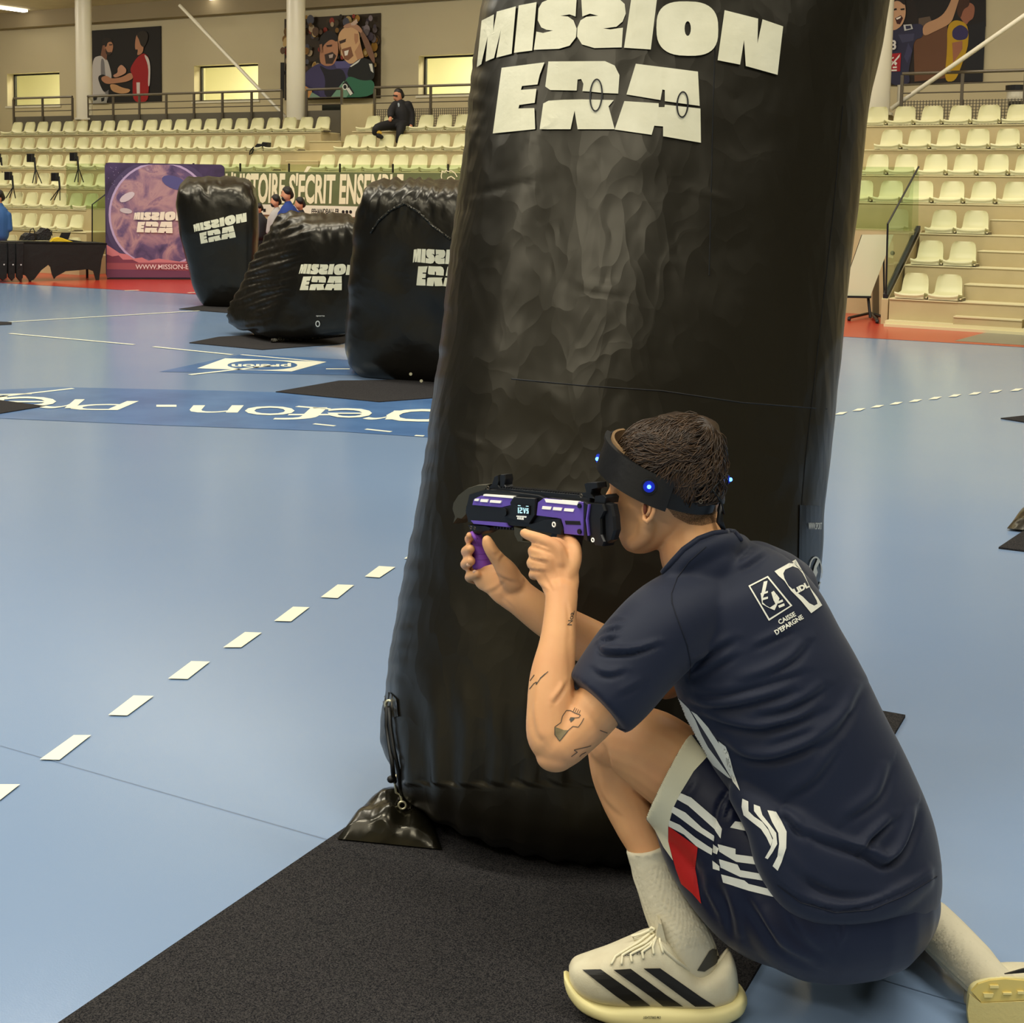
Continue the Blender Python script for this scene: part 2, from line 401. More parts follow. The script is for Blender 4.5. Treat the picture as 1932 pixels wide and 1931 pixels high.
# ---- gallery wall with windows, beam, ceiling, side wall
YW = 22.7; ZF = rowZ(6)
wins = [(-27.29, -25.485), (-21.278, -19.463), (-15.361, -13.2)]
wz0, wz1 = 3.39, 4.16
w = MB(); xs = [-27.9]
cuts = []
for a, b in wins: cuts += [a, b]
edges = [-40] + cuts + [9]
for i in range(0, len(edges), 2): w.box((edges[i], YW, ZF - .6), (edges[i + 1], YW + .28, 5.25), m_wall)
for a, b in wins:
    w.box((a, YW, ZF - .6), (b, YW + .28, wz0), m_wall); w.box((a, YW, wz1), (b, YW + .28, 5.25), m_wall)
tag(w.build('wall_back'), 'cream gallery wall above the stands', kind='structure')
for i, (a, b) in enumerate(wins):
    f = MB(); t = .035
    for q in [((a, YW + .2, wz0), (a + t, YW + .26, wz1)), ((b - t * .4, YW + .2, wz0), (b, YW + .26, wz1)), ((a, YW + .2, wz1 - t), (b, YW + .26, wz1)), ((a, YW + .2, wz0), (b, YW + .26, wz0 + t * .5))]: f.box(*q, m_frame)
    wo = f.build('window_%d' % (i + 1)); tag(wo, ['lit gallery window at the far left', 'lit gallery window crossed by the roof brace', 'lit gallery window beside the tall black inflatable'][i], kind='structure')
    g = MB(); g.quad((a, YW + .24, wz0), (b, YW + .24, wz0), (b, YW + .24, wz1), (a, YW + .24, wz1), m_wglass); g.build('pane', parent=wo)
    s = MB(); s.box((a - .05, YW - .03, wz0 - .05), (b + .05, YW + .2, wz0), m_white); s.build('sill', parent=wo)
    area('gallery_room_lamp', ((a + b) / 2, YW + 1.6, 5.0), (0, 0, 0), 1.8, 1.2, 210, (1.0, 0.96, 0.80))
r = MB(); r.box((-40, YW + 3.2, 2), (9, YW + 3.4, 5.6), m_room)
for x in (-31, -24.0, -17.6, -10): r.box((x, YW + .3, 2), (x + .1, YW + 3.2, 5.6), m_room)
r.box((-40, YW + .3, 2.0), (9, YW + 3.3, 2.6), m_room); r.box((-40, YW + .28, 5.3), (9, YW + 3.4, 5.45), m_room)
tag(r.build('wall_gallery_room'), 'pale lit room behind the gallery windows', kind='structure')
l = MB(); l.box((-14.95, YW + 1.2, 5.2), (-14.6, YW + 2.8, 5.26), m_lamp)
tag(l.build('strip_light'), 'lit strip lamp seen through the gallery window nearest the inflatable', 'lamp')
b = MB(); b.box((-40, YW - .25, 5.2), (9, YW + .3, 5.56), m_beam); tag(b.build('trim_beam'), 'taupe beam running along the top of the gallery wall', kind='structure')
c = MB(); c.box((-40, 15.0, 5.56), (9, YW + .3, 5.7), m_ceil); tag(c.build('ceiling'), 'low tiled ceiling above the gallery', kind='structure')
c = MB(); c.box((-40, -14, 9.4), (14, 15.0, 9.6), m_ceil); c.box((-40, 14.9, 5.56), (14, 15.0, 9.6), m_wall)
tag(c.build('ceiling'), 'high hall roof over the court', kind='structure')
c = MB(); c.box((-40, -14.2, 0), (14, -14, 9.6), m_wall); tag(c.build('wall_front'), 'cream hall wall behind the viewer', kind='structure')
c = MB(); c.box((-40.2, -14, 0), (-40, 26, 9.6), m_wall); tag(c.build('wall_left'), 'cream hall wall at the left end', kind='structure')
c = MB(); c.box((14, -14, 0), (14.2, 26, 9.6), m_wall); tag(c.build('wall_right'), 'cream hall wall at the right end', kind='structure')
# ceiling fittings in view
def strip(x0, y0, x1, y1, z, wd, label):
    a = G(x0, y0, z); b = G(x1, y1, z); d = (b - a).normalized(); n = V((-d.y, d.x, 0)) * wd / 2; q = MB()
    vs = [a + n, b + n, b - n, a - n]; q.add([p for p in vs] + [p + V((0, 0, .05)) for p in vs], [(3, 2, 1, 0), (4, 5, 6, 7), (0, 1, 5, 4), (1, 2, 6, 5), (2, 3, 7, 6), (3, 0, 4, 7)], m_lamp)
    tag(q.build('strip_light'), label, 'lamp', 'gallery ceiling lamps')
strip(-60, 8, 48, 23, 5.5, .16, 'lit white strip lamp on the gallery ceiling at the far left')
strip(385, -6, 405, 1, 5.5, .16, 'lit white strip lamp at the top edge beside the first brace')
for x, y, lab in ((75, 30, 'flat round smoke detector left of the first white column'), (215, 31, 'flat round smoke detector above the poster of two players clasping hands')):
    q = MB(); p = G(x, y, 5.54); q.disc(p, (0, 0, 1), .09, m_white, 16, .02); tag(q.build('smoke_detector'), lab, 'detector')
q = empty('security_camera', G(230, 16, 5.55), 'small twin security camera hanging from the gallery ceiling', 'camera')
cb = MB(); p = G(230, 16, 5.5); cb.tube([p + V((0, 0, .06)), p], .012, m_white); cb.build('bracket', q)
for dx, dz in ((-.09, -.0), (.08, .0)):
    cc = MB(); cc.ell(p + CR * dx + V((0, 0, dz)), (CR * .055, CF * .035, V((0, 0, .03))), m_dark, 12, 8); cc.build('camera_head', q, smooth=True)
for x in (-25.5, -20, -14.5, -9, -4, 1):
    area('gallery_lamp', (x, 18.6, 5.45), (math.radians(28), 0, 0), 3.2, 0.5, 95, (1.0, 0.92, 0.76))
# ---- columns and braces
def column(x, y, r, zb, lab, sq=False):
    q = empty('column', (x, y, zb), lab, 'column', 'round white columns along the gallery')
    mbb = MB(); mbb.tube([(x, y, zb), (x, y, 5.57)], r, m_white, 24); mbb.build('shaft', q, smooth=False, angle=40)
    mb2 = MB(); mb2.tube([(x, y, zb - .02), (x, y, zb + .02)], r * 1.18, m_white, 24); mb2.build('collar', q, angle=40)
    mb3 = MB(); mb3.box((x - r * 1.0, y - r, ZF - .05), (x + r * 1.0, y + r, zb - .02), m_conc); mb3.build('plinth', q)
column(-22.77, 20.95, .17, 2.93, 'white round column left of the poster of two players clasping hands')
column(-17.02, 20.95, .18, 2.85, 'white round column in front of the poster of two smiling men')
column(-5.86, 20.95, .27, 2.78, 'white round column right of the tall inflatable')
def brace(p0, p1, lab):
    q = MB(); q.tube([p0, p1], .035, m_white, 10); tag(q.build('roof_brace', angle=40), lab, 'brace', 'slanting white roof braces')
brace(YP(339, 10, 21.6), YP(540, 222, 21.4), 'slanting white tube brace left of the second column')
brace(YP(1946, 20, 20.5), YP(1682, 205, 21.0), 'slanting white tube brace over the poster of the shouting player')
dp = MB(); dp.tube([(-5.47, 21.10, 2.62), (-5.47, 21.10, 3.22)], .05, m_white, 14); tag(dp.build('drain_pipe', angle=40), 'thin white pipe beside the right-hand column', 'pipe')
# ---- gallery railings
def railing(x0, x1, lab, n, dens, gate=False, Y=20.9, zt=3.405):
    q = empty('gallery_railing', ((x0 + x1) / 2, Y, ZF), lab, 'railing', 'grey steel railings along the gallery')
    a = MB(); a.tube([(x0, Y, zt), (x1, Y, zt)], .024, m_rail, 8); a.build('top_rail', q)
    for z in (zt - .16, zt - .29):
        a = MB(); a.tube([(x0, Y, z), (x1, Y, z)], .010, m_rail, 6); a.build('middle_rail', q)
    for i in range(n + 1):
        x = x0 + (x1 - x0) * i / n; a = MB(); a.box((x - .022, Y - .015, ZF - .05), (x + .022, Y + .015, zt - .02), m_rail); a.build('post', q)
    a = MB()
    if dens is None: a.box((x0, Y + .02, ZF + .02), (x1, Y + .03, zt - .40), m_railm)
    else:
        x = x0
        while x < x1: a.box((x, Y + .02, ZF + .02), (x + .012, Y + .028, zt - .40), m_railm); x += dens
        z = ZF + .02
        while z < zt - .39: a.box((x0, Y + .018, z), (x1, Y + .022, z + .010), m_railm); z += dens * 1.0
    a.build('mesh_panel', q)
railing(-24.93, -23.08, 'short grey gallery railing left of the first column', 2, None)
railing(-22.62, -17.33, 'long grey gallery railing between the first two columns', 7, None)
railing(-16.72, -15.88, 'short grey gallery railing right of the second column', 1, None)
railing(-15.12, -6.4, 'grey gallery railing behind the seated man in dark clothes', 7, .045)
railing(-5.40, -1.0, 'grey gallery railing under the poster of the shouting player', 5, .045, zt=3.37)
q = MB(); q.box((-15.86, 20.85, ZF - .3), (-15.13, 20.92, 3.10), m_conc); tag(q.build('parapet_panel'), 'plain beige panel at the top of the centre aisle', 'panel')
bn = MB(); bn.box((-16.62, 21.35, ZF), (-16.02, 21.8, 3.02), mat('grey_bin', (84, 80, 68), 0.6)); o = bn.build('bin_body'); 
q = empty('waste_bin', (-16.32, 21.5, ZF), 'large grey wheeled bin with dark lid behind the short railing', 'bin'); o.parent = q; o.location = -V(q.location)
bn = MB(); bn.box((-16.66, 21.3, 3.02), (-15.98, 21.85, 3.14), mat('dark_lid', (38, 42, 34), 0.5)); o = bn.build('lid'); o.parent = q; o.location = -V(q.location)
# round display lamp on the gallery at the right edge
q = empty('gallery_lantern', YP(1915, 200, 21.5), 'dark round lantern with pale band on the gallery at the right edge', 'lantern')
pl = YP(1918, 200, 21.5)
a = MB(); a.tube([pl + V((0, 0, -.3)), pl + V((0, 0, .06))], .12, m_dark, 14); a.build('stand', q)
a = MB(); a.tube([pl + V((0, 0, .06)), pl + V((0, 0, .22))], .15, m_white, 16); a.build('lit_band', q)
a = MB(); a.tube([pl + V((0, 0, .22)), pl + V((0, 0, .30))], .17, m_dark, 16); a.build('cap', q)
# ---- glass balustrades with the printed banner
def glass_panel(x0, x1, z0, z1, Y, lab, grp):
    q = MB(); q.box((x0 + .008, Y, z0), (x1 - .008, Y + .012, z1), m_glass)
    return tag(q.build('glass_panel'), lab, 'glass panel', grp)
YG = 17.62
gx = [YP(x, 309.5, YG).x for x in (364.7, 453, 545, 641, 740.9, 845.3)]
stp = gx[3] - gx[2]
gx = [gx[0] - stp * 4, gx[0] - stp * 3, gx[0] - stp * 2, gx[0] - stp] + gx
while gx[-1] < -5.9: gx.append(gx[-1] + stp)
gx.append(-4.35)
nm = ['at the far left of the run', 'left of the backdrop', 'behind the backdrop', 'behind the backdrop edge', 'above the first letters of the banner', 'above the middle of the banner', "behind the heads of the three men", 'above the bearded man and the social icons', 'behind the boxy inflatable', 'beside the tall inflatable', 'hidden side of the tall inflatable']
for i in range(len(gx) - 1):
    x0, x1 = gx[i], gx[i + 1]
    sx = pix((x1, YG, 1.5))[0], pix((x0, YG, 1.5))[0]
    if sx[0] < 190 or (870 < sx[1] and sx[0] < 1600): continue
    desc = 'clear green glass panel of the balustrade, ' + ('above the whiteboard right of the tall inflatable' if i == len(gx) - 2 else ['left end by the seats', 'over the backdrop left side', 'over the backdrop top', 'at the backdrop corner', 'carrying the first banner letters', 'behind the three standing men', 'carrying the accented banner word', 'above the boxy inflatable', 'next to the leaping emblem', 'carrying the leaping emblem', 'beside the tall inflatable', 'touching the tall inflatable'][min(i, 11)])
    glass_panel(x0, x1, 1.10, 1.905, YG, desc, 'glass balustrade panels in front of the stands')
jb = MB()
for x in gx[2:-3]: jb.box((x - .009, YG - .01, 1.08), (x + .009, YG + .02, 1.92), m_frame)
tag(jb.build('trim_1'), 'dark joints between the glass panels', kind='structure')
# side glass running up beside the right block of seats
q = empty('side_balustrade', (-4.33, 17.0, .35), 'sloping glass balustrade with black edges left of the lowest right seats', 'balustrade')
pts = [(16.44, .33), (17.83, 1.10), (17.74, 1.91), (16.37, 1.20)]
a = MB(); a.add([(-4.335, y, z) for y, z in pts] + [(-4.323, y, z) for y, z in pts], [(0, 1, 2, 3), (7, 6, 5, 4), (0, 4, 5, 1), (1, 5, 6, 2), (2, 6, 7, 3), (3, 7, 4, 0)], m_glass); a.build('glass', q)
a = MB(); a.tube([(-4.33, 16.42, .36), (-4.33, 16.37, 1.20), (-4.33, 17.74, 1.91)], .012, m_dark, 8); a.build('edge_trim', q)
a = MB(); a.add([(-4.36, 16.4, .30), (-4.30, 16.4, .30), (-4.30, 17.85, 1.10), (-4.36, 17.85, 1.10), (-4.36, 16.4, .36), (-4.30, 16.4, .36), (-4.30, 17.85, 1.16), (-4.36, 17.85, 1.16)], [(0, 3, 2, 1), (4, 5, 6, 7), (0, 1, 5, 4), (1, 2, 6, 5), (2, 3, 7, 6), (3, 0, 4, 7)], m_dark); a.build('base_rail', q)
sw = MB(); sw.add([(-4.37, 16.38, 0), (-4.29, 16.38, 0), (-4.29, 17.9, 0), (-4.37, 17.9, 0), (-4.37, 16.38, .30), (-4.29, 16.38, .30), (-4.29, 17.9, 1.1), (-4.37, 17.9, 1.1)], [(0, 3, 2, 1), (4, 5, 6, 7), (0, 1, 5, 4), (1, 2, 6, 5), (2, 3, 7, 6), (3, 0, 4, 7)], m_conc)
tag(sw.build('wall_stair_side'), 'low sloping wall under the side glass', kind='structure')
# side glass at the left block
q = empty('side_balustrade', (-18.4, 16.6, .3), 'sloping glass balustrade beside the backdrop at the end of the left block', 'balustrade')
xg = -17.9
def xp(x, y): return XP(x, y, xg)
pts = [xp(174, 470), xp(174, 386), xp(200, 366), xp(232, 340), xp(232, 450)]
a = MB(); off = V((.012, 0, 0)); n = len(pts); a.add(pts + [p + off for p in pts], [tuple(range(n)), tuple(range(n, 2 * n))[::-1]] + [(i, (i + 1) % n, n + (i + 1) % n, n + i) for i in range(n)], m_glass); a.build('glass', q)
a = MB(); a.tube(pts[:4], .011, m_dark, 6); a.build('edge_trim', q)
# ---- seats
def seat_mesh():
    s = MB(); W = .178
    rings = []
    # back shell: outline bends from the seat lip up to the rounded top (u across, y into the stand, z up)
    prof_ = [(-.178, .048, .172), (-.165, .066, .176), (-.10, .056, .178), (.02, .045, .176), (.09, .055, .164), (.135, .095, .158), (.155, .16, .154), (.17, .22, .148), (.178, .262, .138), (.184, .288, .118), (.187, .298, .100)]
    front = []; back = []
    for y, z, w_ in prof_:
        rw = []
        for k in range(9):
            t = -1 + 2 * k / 8; c = abs(t) ** 3 * .02
            rw.append(V((t * w_, y - (c * 1.8 if z > .09 else 0), z + (c if z < .09 and y < .1 else 0))))
        front.append(rw)
    th = .014
    n = len(front)
    vs = [p for r_ in front for p in r_] + [p + V((0, .006, -.02) if i < 4 else (0, .022, -.004)) for i, r_ in enumerate(front) for p in r_]
    fs = []; N = n * 9
    for i in range(n - 1):
        for k in range(8):
            a_ = i * 9 + k
            fs.append((a_, a_ + 1, a_ + 10, a_ + 9)); fs.append((N + a_ + 9, N + a_ + 10, N + a_ + 1, N + a_))
    rim = [i for i in range(9)] + [i * 9 + 8 for i in range(1, n)] + [(n - 1) * 9 + k for k in range(7, -1, -1)] + [i * 9 for i in range(n - 2, 0, -1)]
    for i in range(len(rim)):
        a_, b_ = rim[i], rim[(i + 1) % len(rim)]; fs.append((a_, N + a_, N + b_, b_))
    s.add(vs, fs, m_seat)
    # deep front apron and side wings
    s.box((-.165, -.168, .012), (.165, -.15, .058), m_seat)
    s.box((-.172, -.15, .010), (-.155, .10, .060), m_seat); s.box((.155, -.15, .010), (.172, .10, .060), m_seat)
    return s
sm = seat_mesh()
proto = sm.build('stadium_seat', smooth=True, angle=50, weld=.0005)
bk = MB(); bk.box((.180, -.12, .0), (.206, .08, .032), m_rail); bk.box((.184, -.15, .02), (.202, .1, .04), m_nose)
kb = bk.build('mounting_bracket', parent=proto)
ords = ['first', 'second', 'third', 'fourth', 'fifth', 'sixth', 'seventh', 'eighth', 'ninth', 'tenth', 'eleventh', 'twelfth', 'thirteenth', 'fourteenth', 'fifteenth', 'sixteenth', 'seventeenth', 'eighteenth', 'nineteenth', 'twentieth', 'twenty-first', 'twenty-second', 'twenty-third', 'twenty-fourth', 'twenty-fifth']
rowname = {6: 'top row', 5: 'second row from the top', 4: 'third row from the top', 3: 'fourth row from the top', 2: 'third row from the bottom', 1: 'second row from the bottom', 0: 'bottom row'}
first_used = [False]
def seat_run(k, X0, p, i0, i1, side, from_right, vis=(-40, 1990)):
    idx = list(range(i0, i1))
    for j, i in enumerate(idx):
        x = X0 + p * (i + .5); y = rowY(k) + .145; z = rowZ(k)
        px = pix((x, y, z + .1))[0]
        if px < vis[0] or px > vis[1]: continue
        if not first_used[0]: o = proto; first_used[0] = True; kids = [kb]
        else:
            o = proto.copy(); COL.objects.link(o); c_ = kb.copy(); COL.objects.link(c_); c_.parent = o
        o.location = (x, y, z + .0)
        n_ = (len(idx) - 1 - j) if from_right else j
        o['label'] = 'cream plastic stadium seat, %s, %s %s' % (rowname[k], ords[n_], side); o['category'] = 'seat'
        o['group'] = 'stadium seats in the ' + rowname[k]
LA = 'left of the centre aisle'; RA = 'right of the centre aisle'; RB = 'counted from the white column at right'
seat_run(6, -24.25, .3988, -1, 21, LA, True); seat_run(5, -23.504, .3988, -4, 19, LA, True); seat_run(4, -22.724, .3988, -5, 17, LA, True); seat_run(3, -21.94, .3988, -6, 15, LA, True)
seat_run(2, -21.114, .3988, -5, 5, 'from the left stair, left block', True)
xf = YP(20.7, 431.8, rowY(1)).x; seat_run(1, xf, .3988, -3, 4, 'from the left stair, left block', True)
xg0 = YP(40, 476, rowY(0)).x; seat_run(0, xg0, .3988, -3, 3, 'from the left stair, left block', True)
seat_run(6, -13.558 - .3892 * 4, .3892, 0, 8, RA, False, (0, 900))
seat_run(5, -14.719 - .389, .3892, 0, 9, RA, False, (0, 890)); seat_run(4, -14.733 - .389 * 1, .3892, 0, 9, RA, False, (0, 880)); seat_run(3, -15.1, .3892, 0, 9, RA, False, (0, 880))
seat_run(6, -5.456 - .4006, .4006, 0, 9, 'from the right-hand white column', False); seat_run(5, -5.459, .4006, 0, 9, 'right of the tall inflatable', False); seat_run(4, -4.265 - .4006 * 3, .4006, 0, 9, 'right of the tall inflatable', False); seat_run(3, -4.281 - .4006 * 3, .4006, 0, 9, 'right of the tall inflatable', False)
for k, x in ((2, -4.214), (1, -4.212), (0, -4.216)): seat_run(k, x, .39, 0, 2, 'right of the side glass', False)
# ================================================================ prints, banner, posters
_pc = {}
def pm(r, g, b, rough=0.7):
    k = (r, g, b, rough)
    if k not in _pc: _pc[k] = mat('print_%d_%d_%d' % (r, g, b), (r, g, b), rough)
    return _pc[k]
# wordmark outlines, traced flat (u right, v down) from the big inflatable
_s = 3.01875
LOGO_M = [[[(152,118),(222,83),(217,182),(238,68),(346,38),(322,308),(235,330),(262,168),(222,332),(174,352),(186,210),(150,366),(124,384)]],
 [[(362,33),(463,14),(438,290),(335,303)]],
 [[(530,0),(690,-8),(684,96),(650,84),(598,92),(640,96),(672,118),(690,165),(686,215),(650,262),(590,280),(447,286),(462,182),(500,190),(556,176),(520,172),(490,158),(470,118),(474,50),(495,15)]],
 [[(716,-8),(930,-5),(962,25),(968,80),(950,125),(915,155),(840,164),(880,170),(952,160),(945,272),(790,276),(720,255),(692,210),(694,160),(712,118),(745,98),(812,92),(765,80),(722,96)]],
 [[(1000,-8),(1145,-5),(1110,284),(958,274)]],
 [[(1318 + 176 * math.copysign(abs(math.cos(a)) ** .72, math.cos(a)), 165 + 155 * math.copysign(abs(math.sin(a)) ** .72, math.sin(a)) + 6 * math.cos(a)) for a in [2 * math.pi * k / 40 for k in range(40)]],
  [(1320 + 18 * math.cos(a), 165 + 42 * math.sin(a)) for a in [2 * math.pi * k / 16 for k in range(16)]]],
 [[(1530,60),(1720,108),(1716,250),(1745,112),(1862,152),(1830,428),(1650,378),(1640,230),(1618,370),(1490,345)]]]
LOGO_E = [[[(265,388),(508,357),(480,430),(468,483),(380,492),(374,514),(462,508),(452,588),(365,600),(360,620),(450,618),(455,738),(215,762)]],
 [[(530,352),(850,350),(905,375),(932,430),(925,535),(845,532),(770,524),(722,521),(728,480),(715,452),(695,455),(690,518),(540,515),(512,495)]],
 [[(500,592),(530,576),(620,570),(720,568),(900,572),(870,608),(905,738),(695,738),(678,632),(655,738),(480,738)]],
 [[(1025,365),(1378,410),(1388,605),(1190,578),(1190,515),(1176,512),(1165,572),(972,540)]],
 [[(960,578),(1155,590),(1155,612),(1188,612),(1190,598),(1392,620),(1395,815),(1180,778),(1180,722),(1130,718),(1115,770),(905,740)]]]
def dense(pts, step):
    out = []
    for i, p in enumerate(pts):
        q = pts[(i + 1) % len(pts)]; n = max(1, int(math.hypot(q[0] - p[0], q[1] - p[1]) / step))
        out += [(p[0] + (q[0] - p[0]) * k / n, p[1] + (q[1] - p[1]) * k / n) for k in range(n)]
    return out
# flattening curves (baseline of each word) in crop units
_bm = np.polyfit([135, 330, 445, 590, 790, 945, 1110, 1320, 1490, 1618, 1830], [378, 303, 287, 281, 277, 273, 284, 320, 345, 372, 428], 4)
_be = np.polyfit([215, 455, 560, 695, 905, 1115, 1180, 1395], [762, 738, 736, 738, 742, 768, 778, 815], 3)
def flat_logo():
    """unit logo: u 0..1 across MISSION, v 0..1 down both words"""
    out = []
    for words, cf, b0 in ((LOGO_M, _bm, 300), (LOGO_E, _be, 740)):
        for letter in words:
            out.append([[((x - 130) / 1720, (y - np.polyval(cf, x) + b0 + 0) / 760) for x, y in dense(r, 60)] for r in letter])
    return out
FLAT = flat_logo()
def logo_quad(q):
    """bilinear map of the unit logo into a photo quad (tl, tr, br, bl)"""
    tl, tr, br, bl = q
    def f(u, v):
        return ((tl[0] * (1 - u) + tr[0] * u) * (1 - v) + (bl[0] * (1 - u) + br[0] * u) * v, (tl[1] * (1 - u) + tr[1] * u) * (1 - v) + (bl[1] * (1 - u) + br[1] * u) * v)
    return f
m_print = mat('white_vinyl_print', (228, 222, 192), rough=0.4, bump=(24, 0.35, 0.004), var=(9, (212, 206, 174), 0.7))
def wall_prints(fmap3, polys, layers_gap=.004, parent=None, name='printed_picture', start=.004, away=V((0, -1, 0))):
    mb_ = MB()
    for i, (pts, m_) in enumerate(polys):
        off = away * (start + layers_gap * i * .25)
        if isinstance(pts, tuple): vs, fs = pts
        elif isinstance(pts[0][0], (list, tuple)): vs, fs = poly2d(pts)
        else: vs, fs = poly2d([pts])
        mb_.add([fmap3(x, y) + off for x, y in vs], fs, m_)
    return mb_.build(name, parent)
def ellp(cx, cy, rx, ry, n=18, rot=0):
    c, s = math.cos(math.radians(rot)), math.sin(math.radians(rot))
    return [(cx + rx * math.cos(a) * c - ry * math.sin(a) * s, cy + rx * math.cos(a) * s + ry * math.sin(a) * c) for a in [2 * math.pi * k / n for k in range(n)]]
def crop(pts, ox, oy, s): return [(ox + x / s, oy + y / s) for x, y in pts]
YPs = YW - .03
wp = lambda x, y: YP(x, y, YPs)
def soften(p):
    if len(p) < 6: return p
    for _ in range(2):
        q = []
        for i in range(len(p)):
            a_, b_ = p[i], p[(i + 1) % len(p)]; q += [(a_[0] * .78 + b_[0] * .22, a_[1] * .78 + b_[1] * .22), (a_[0] * .22 + b_[0] * .78, a_[1] * .22 + b_[1] * .78)]
        p = q
    return p
def poster(corners, lab, polys, name='wall_poster'):
    polys = polys[:1] + [(soften(p), m_) for p, m_ in polys[1:]]
    a = MB(); c = [wp(*q) for q in corners]; b = V((0, .028, 0))
    a.add(c + [p + b for p in c], [(0, 1, 2, 3), (7, 6, 5, 4), (0, 4, 5, 1), (1, 5, 6, 2), (2, 6, 7, 3), (3, 7, 4, 0)], polys[0])
    o = a.build(name); tag(o, lab, 'poster', 'large photo posters on the gallery wall')
    wall_prints(wp, polys[1:], parent=o, name='printed_picture')
    return o
SK = pm(176, 124, 92); SKd = pm(120, 80, 60); BK = pm(14, 12, 10)
c1 = lambda pts: crop(pts, 0, 0, 6.0375)
poster([(168, 58), (303, 49), (304, 192), (171, 196)], 'dark photo poster of a player in white and a player in red clasping hands', [pm(20, 15, 12),
  (c1([(1060,660),(1150,630),(1215,670),(1240,720),(1280,880),(1240,980),(1230,1180),(1040,1180),(1045,900)]), pm(188, 182, 178)),
  (c1([(1150,660),(1190,680),(1200,860),(1240,980),(1235,1090),(1190,1060),(1150,900)]), pm(120, 116, 118)),
  (c1([(1110,870),(1190,840),(1260,940),(1270,1000),(1190,1060),(1150,990)]), BK),
  (c1([(1170,520),(1215,500),(1225,600),(1215,690),(1150,630)]), SKd),
  (c1([(1200,480),(1270,470),(1295,520),(1280,600),(1240,625),(1205,600)]), SK),
  (c1([(1160,460),(1200,425),(1270,440),(1290,475),(1230,480),(1215,540),(1180,520)]), pm(34, 24, 18)),
  (c1([(1205,540),(1222,590),(1245,598),(1275,590),(1268,622),(1240,632),(1208,615)]), pm(44, 30, 22)), (c1([(1245,505),(1285,503),(1283,516),(1250,520)]), pm(60, 36, 26)), (c1([(1183,520),(1198,515),(1200,560),(1188,565)]), pm(150, 100, 76)), (c1([(1562,455),(1580,450),(1578,465),(1560,468)]), pm(70, 44, 34)), (c1([(1590,480),(1605,475),(1608,515),(1594,520)]), pm(196, 146, 112)),
  (c1([(1480,790),(1560,660),(1640,600),(1700,650),(1715,760),(1700,1000),(1690,1165),(1520,1165),(1515,940),(1525,880)]), pm(150, 20, 22)),
  (c1([(1640,610),(1700,660),(1720,760),(1712,980),(1690,985),(1700,760)]), pm(200, 190, 184)),
  (c1([(1560,940),(1600,940),(1600,1080),(1565,1080)]), pm(205, 190, 185)),
  (c1([(1560,400),(1600,380),(1640,470),(1640,600),(1565,640),(1580,560),(1545,570),(1545,480)]), SK),
  (c1([(1560,400),(1610,350),(1680,360),(1700,430),(1650,545),(1610,520),(1590,450)]), pm(38, 30, 20)),
  (c1([(1160,880),(1220,860),(1280,900),(1400,880),(1500,820),(1530,890),(1460,930),(1330,950),(1220,960),(1165,920)]), SK),
  (c1([(1290,860),(1350,830),(1345,780),(1390,730),(1450,790),(1440,840),(1320,890)]), pm(190, 140, 112)),
  (c1([(1255,960),(1320,960),(1400,1000),(1500,1020),(1470,1060),(1380,1070),(1280,1040)]), pm(186, 140, 96)),
  (c1([(1040,1090),(1230,1070),(1225,1180),(1035,1182)]), pm(150, 148, 140)),
  (c1([(1070,1110),(1120,1100),(1110,1140),(1075,1150)]), BK), (c1([(1160,1120),(1200,1110),(1195,1150),(1165,1160)]), BK)])
c2 = lambda pts: crop(pts, 440, 0, 4.025)
random.seed(3)
crowd = []
for i in range(150):
    x = random.uniform(392, 1110); y = random.uniform(115, 560); sz = random.uniform(16, 42)
    col = random.choice([(120, 84, 30), (150, 110, 40), (96, 70, 30), (60, 46, 26), (160, 140, 110), (130, 44, 28), (40, 32, 20), (84, 60, 40), (178, 150, 96), (70, 70, 80)])
    if x > 990 and y < 300: col = random.choice([(120, 108, 112), (60, 50, 60), (90, 80, 80)])
    crowd.append((c2(ellp(x, y, sz * .7, sz, 7)), pm(*col)))
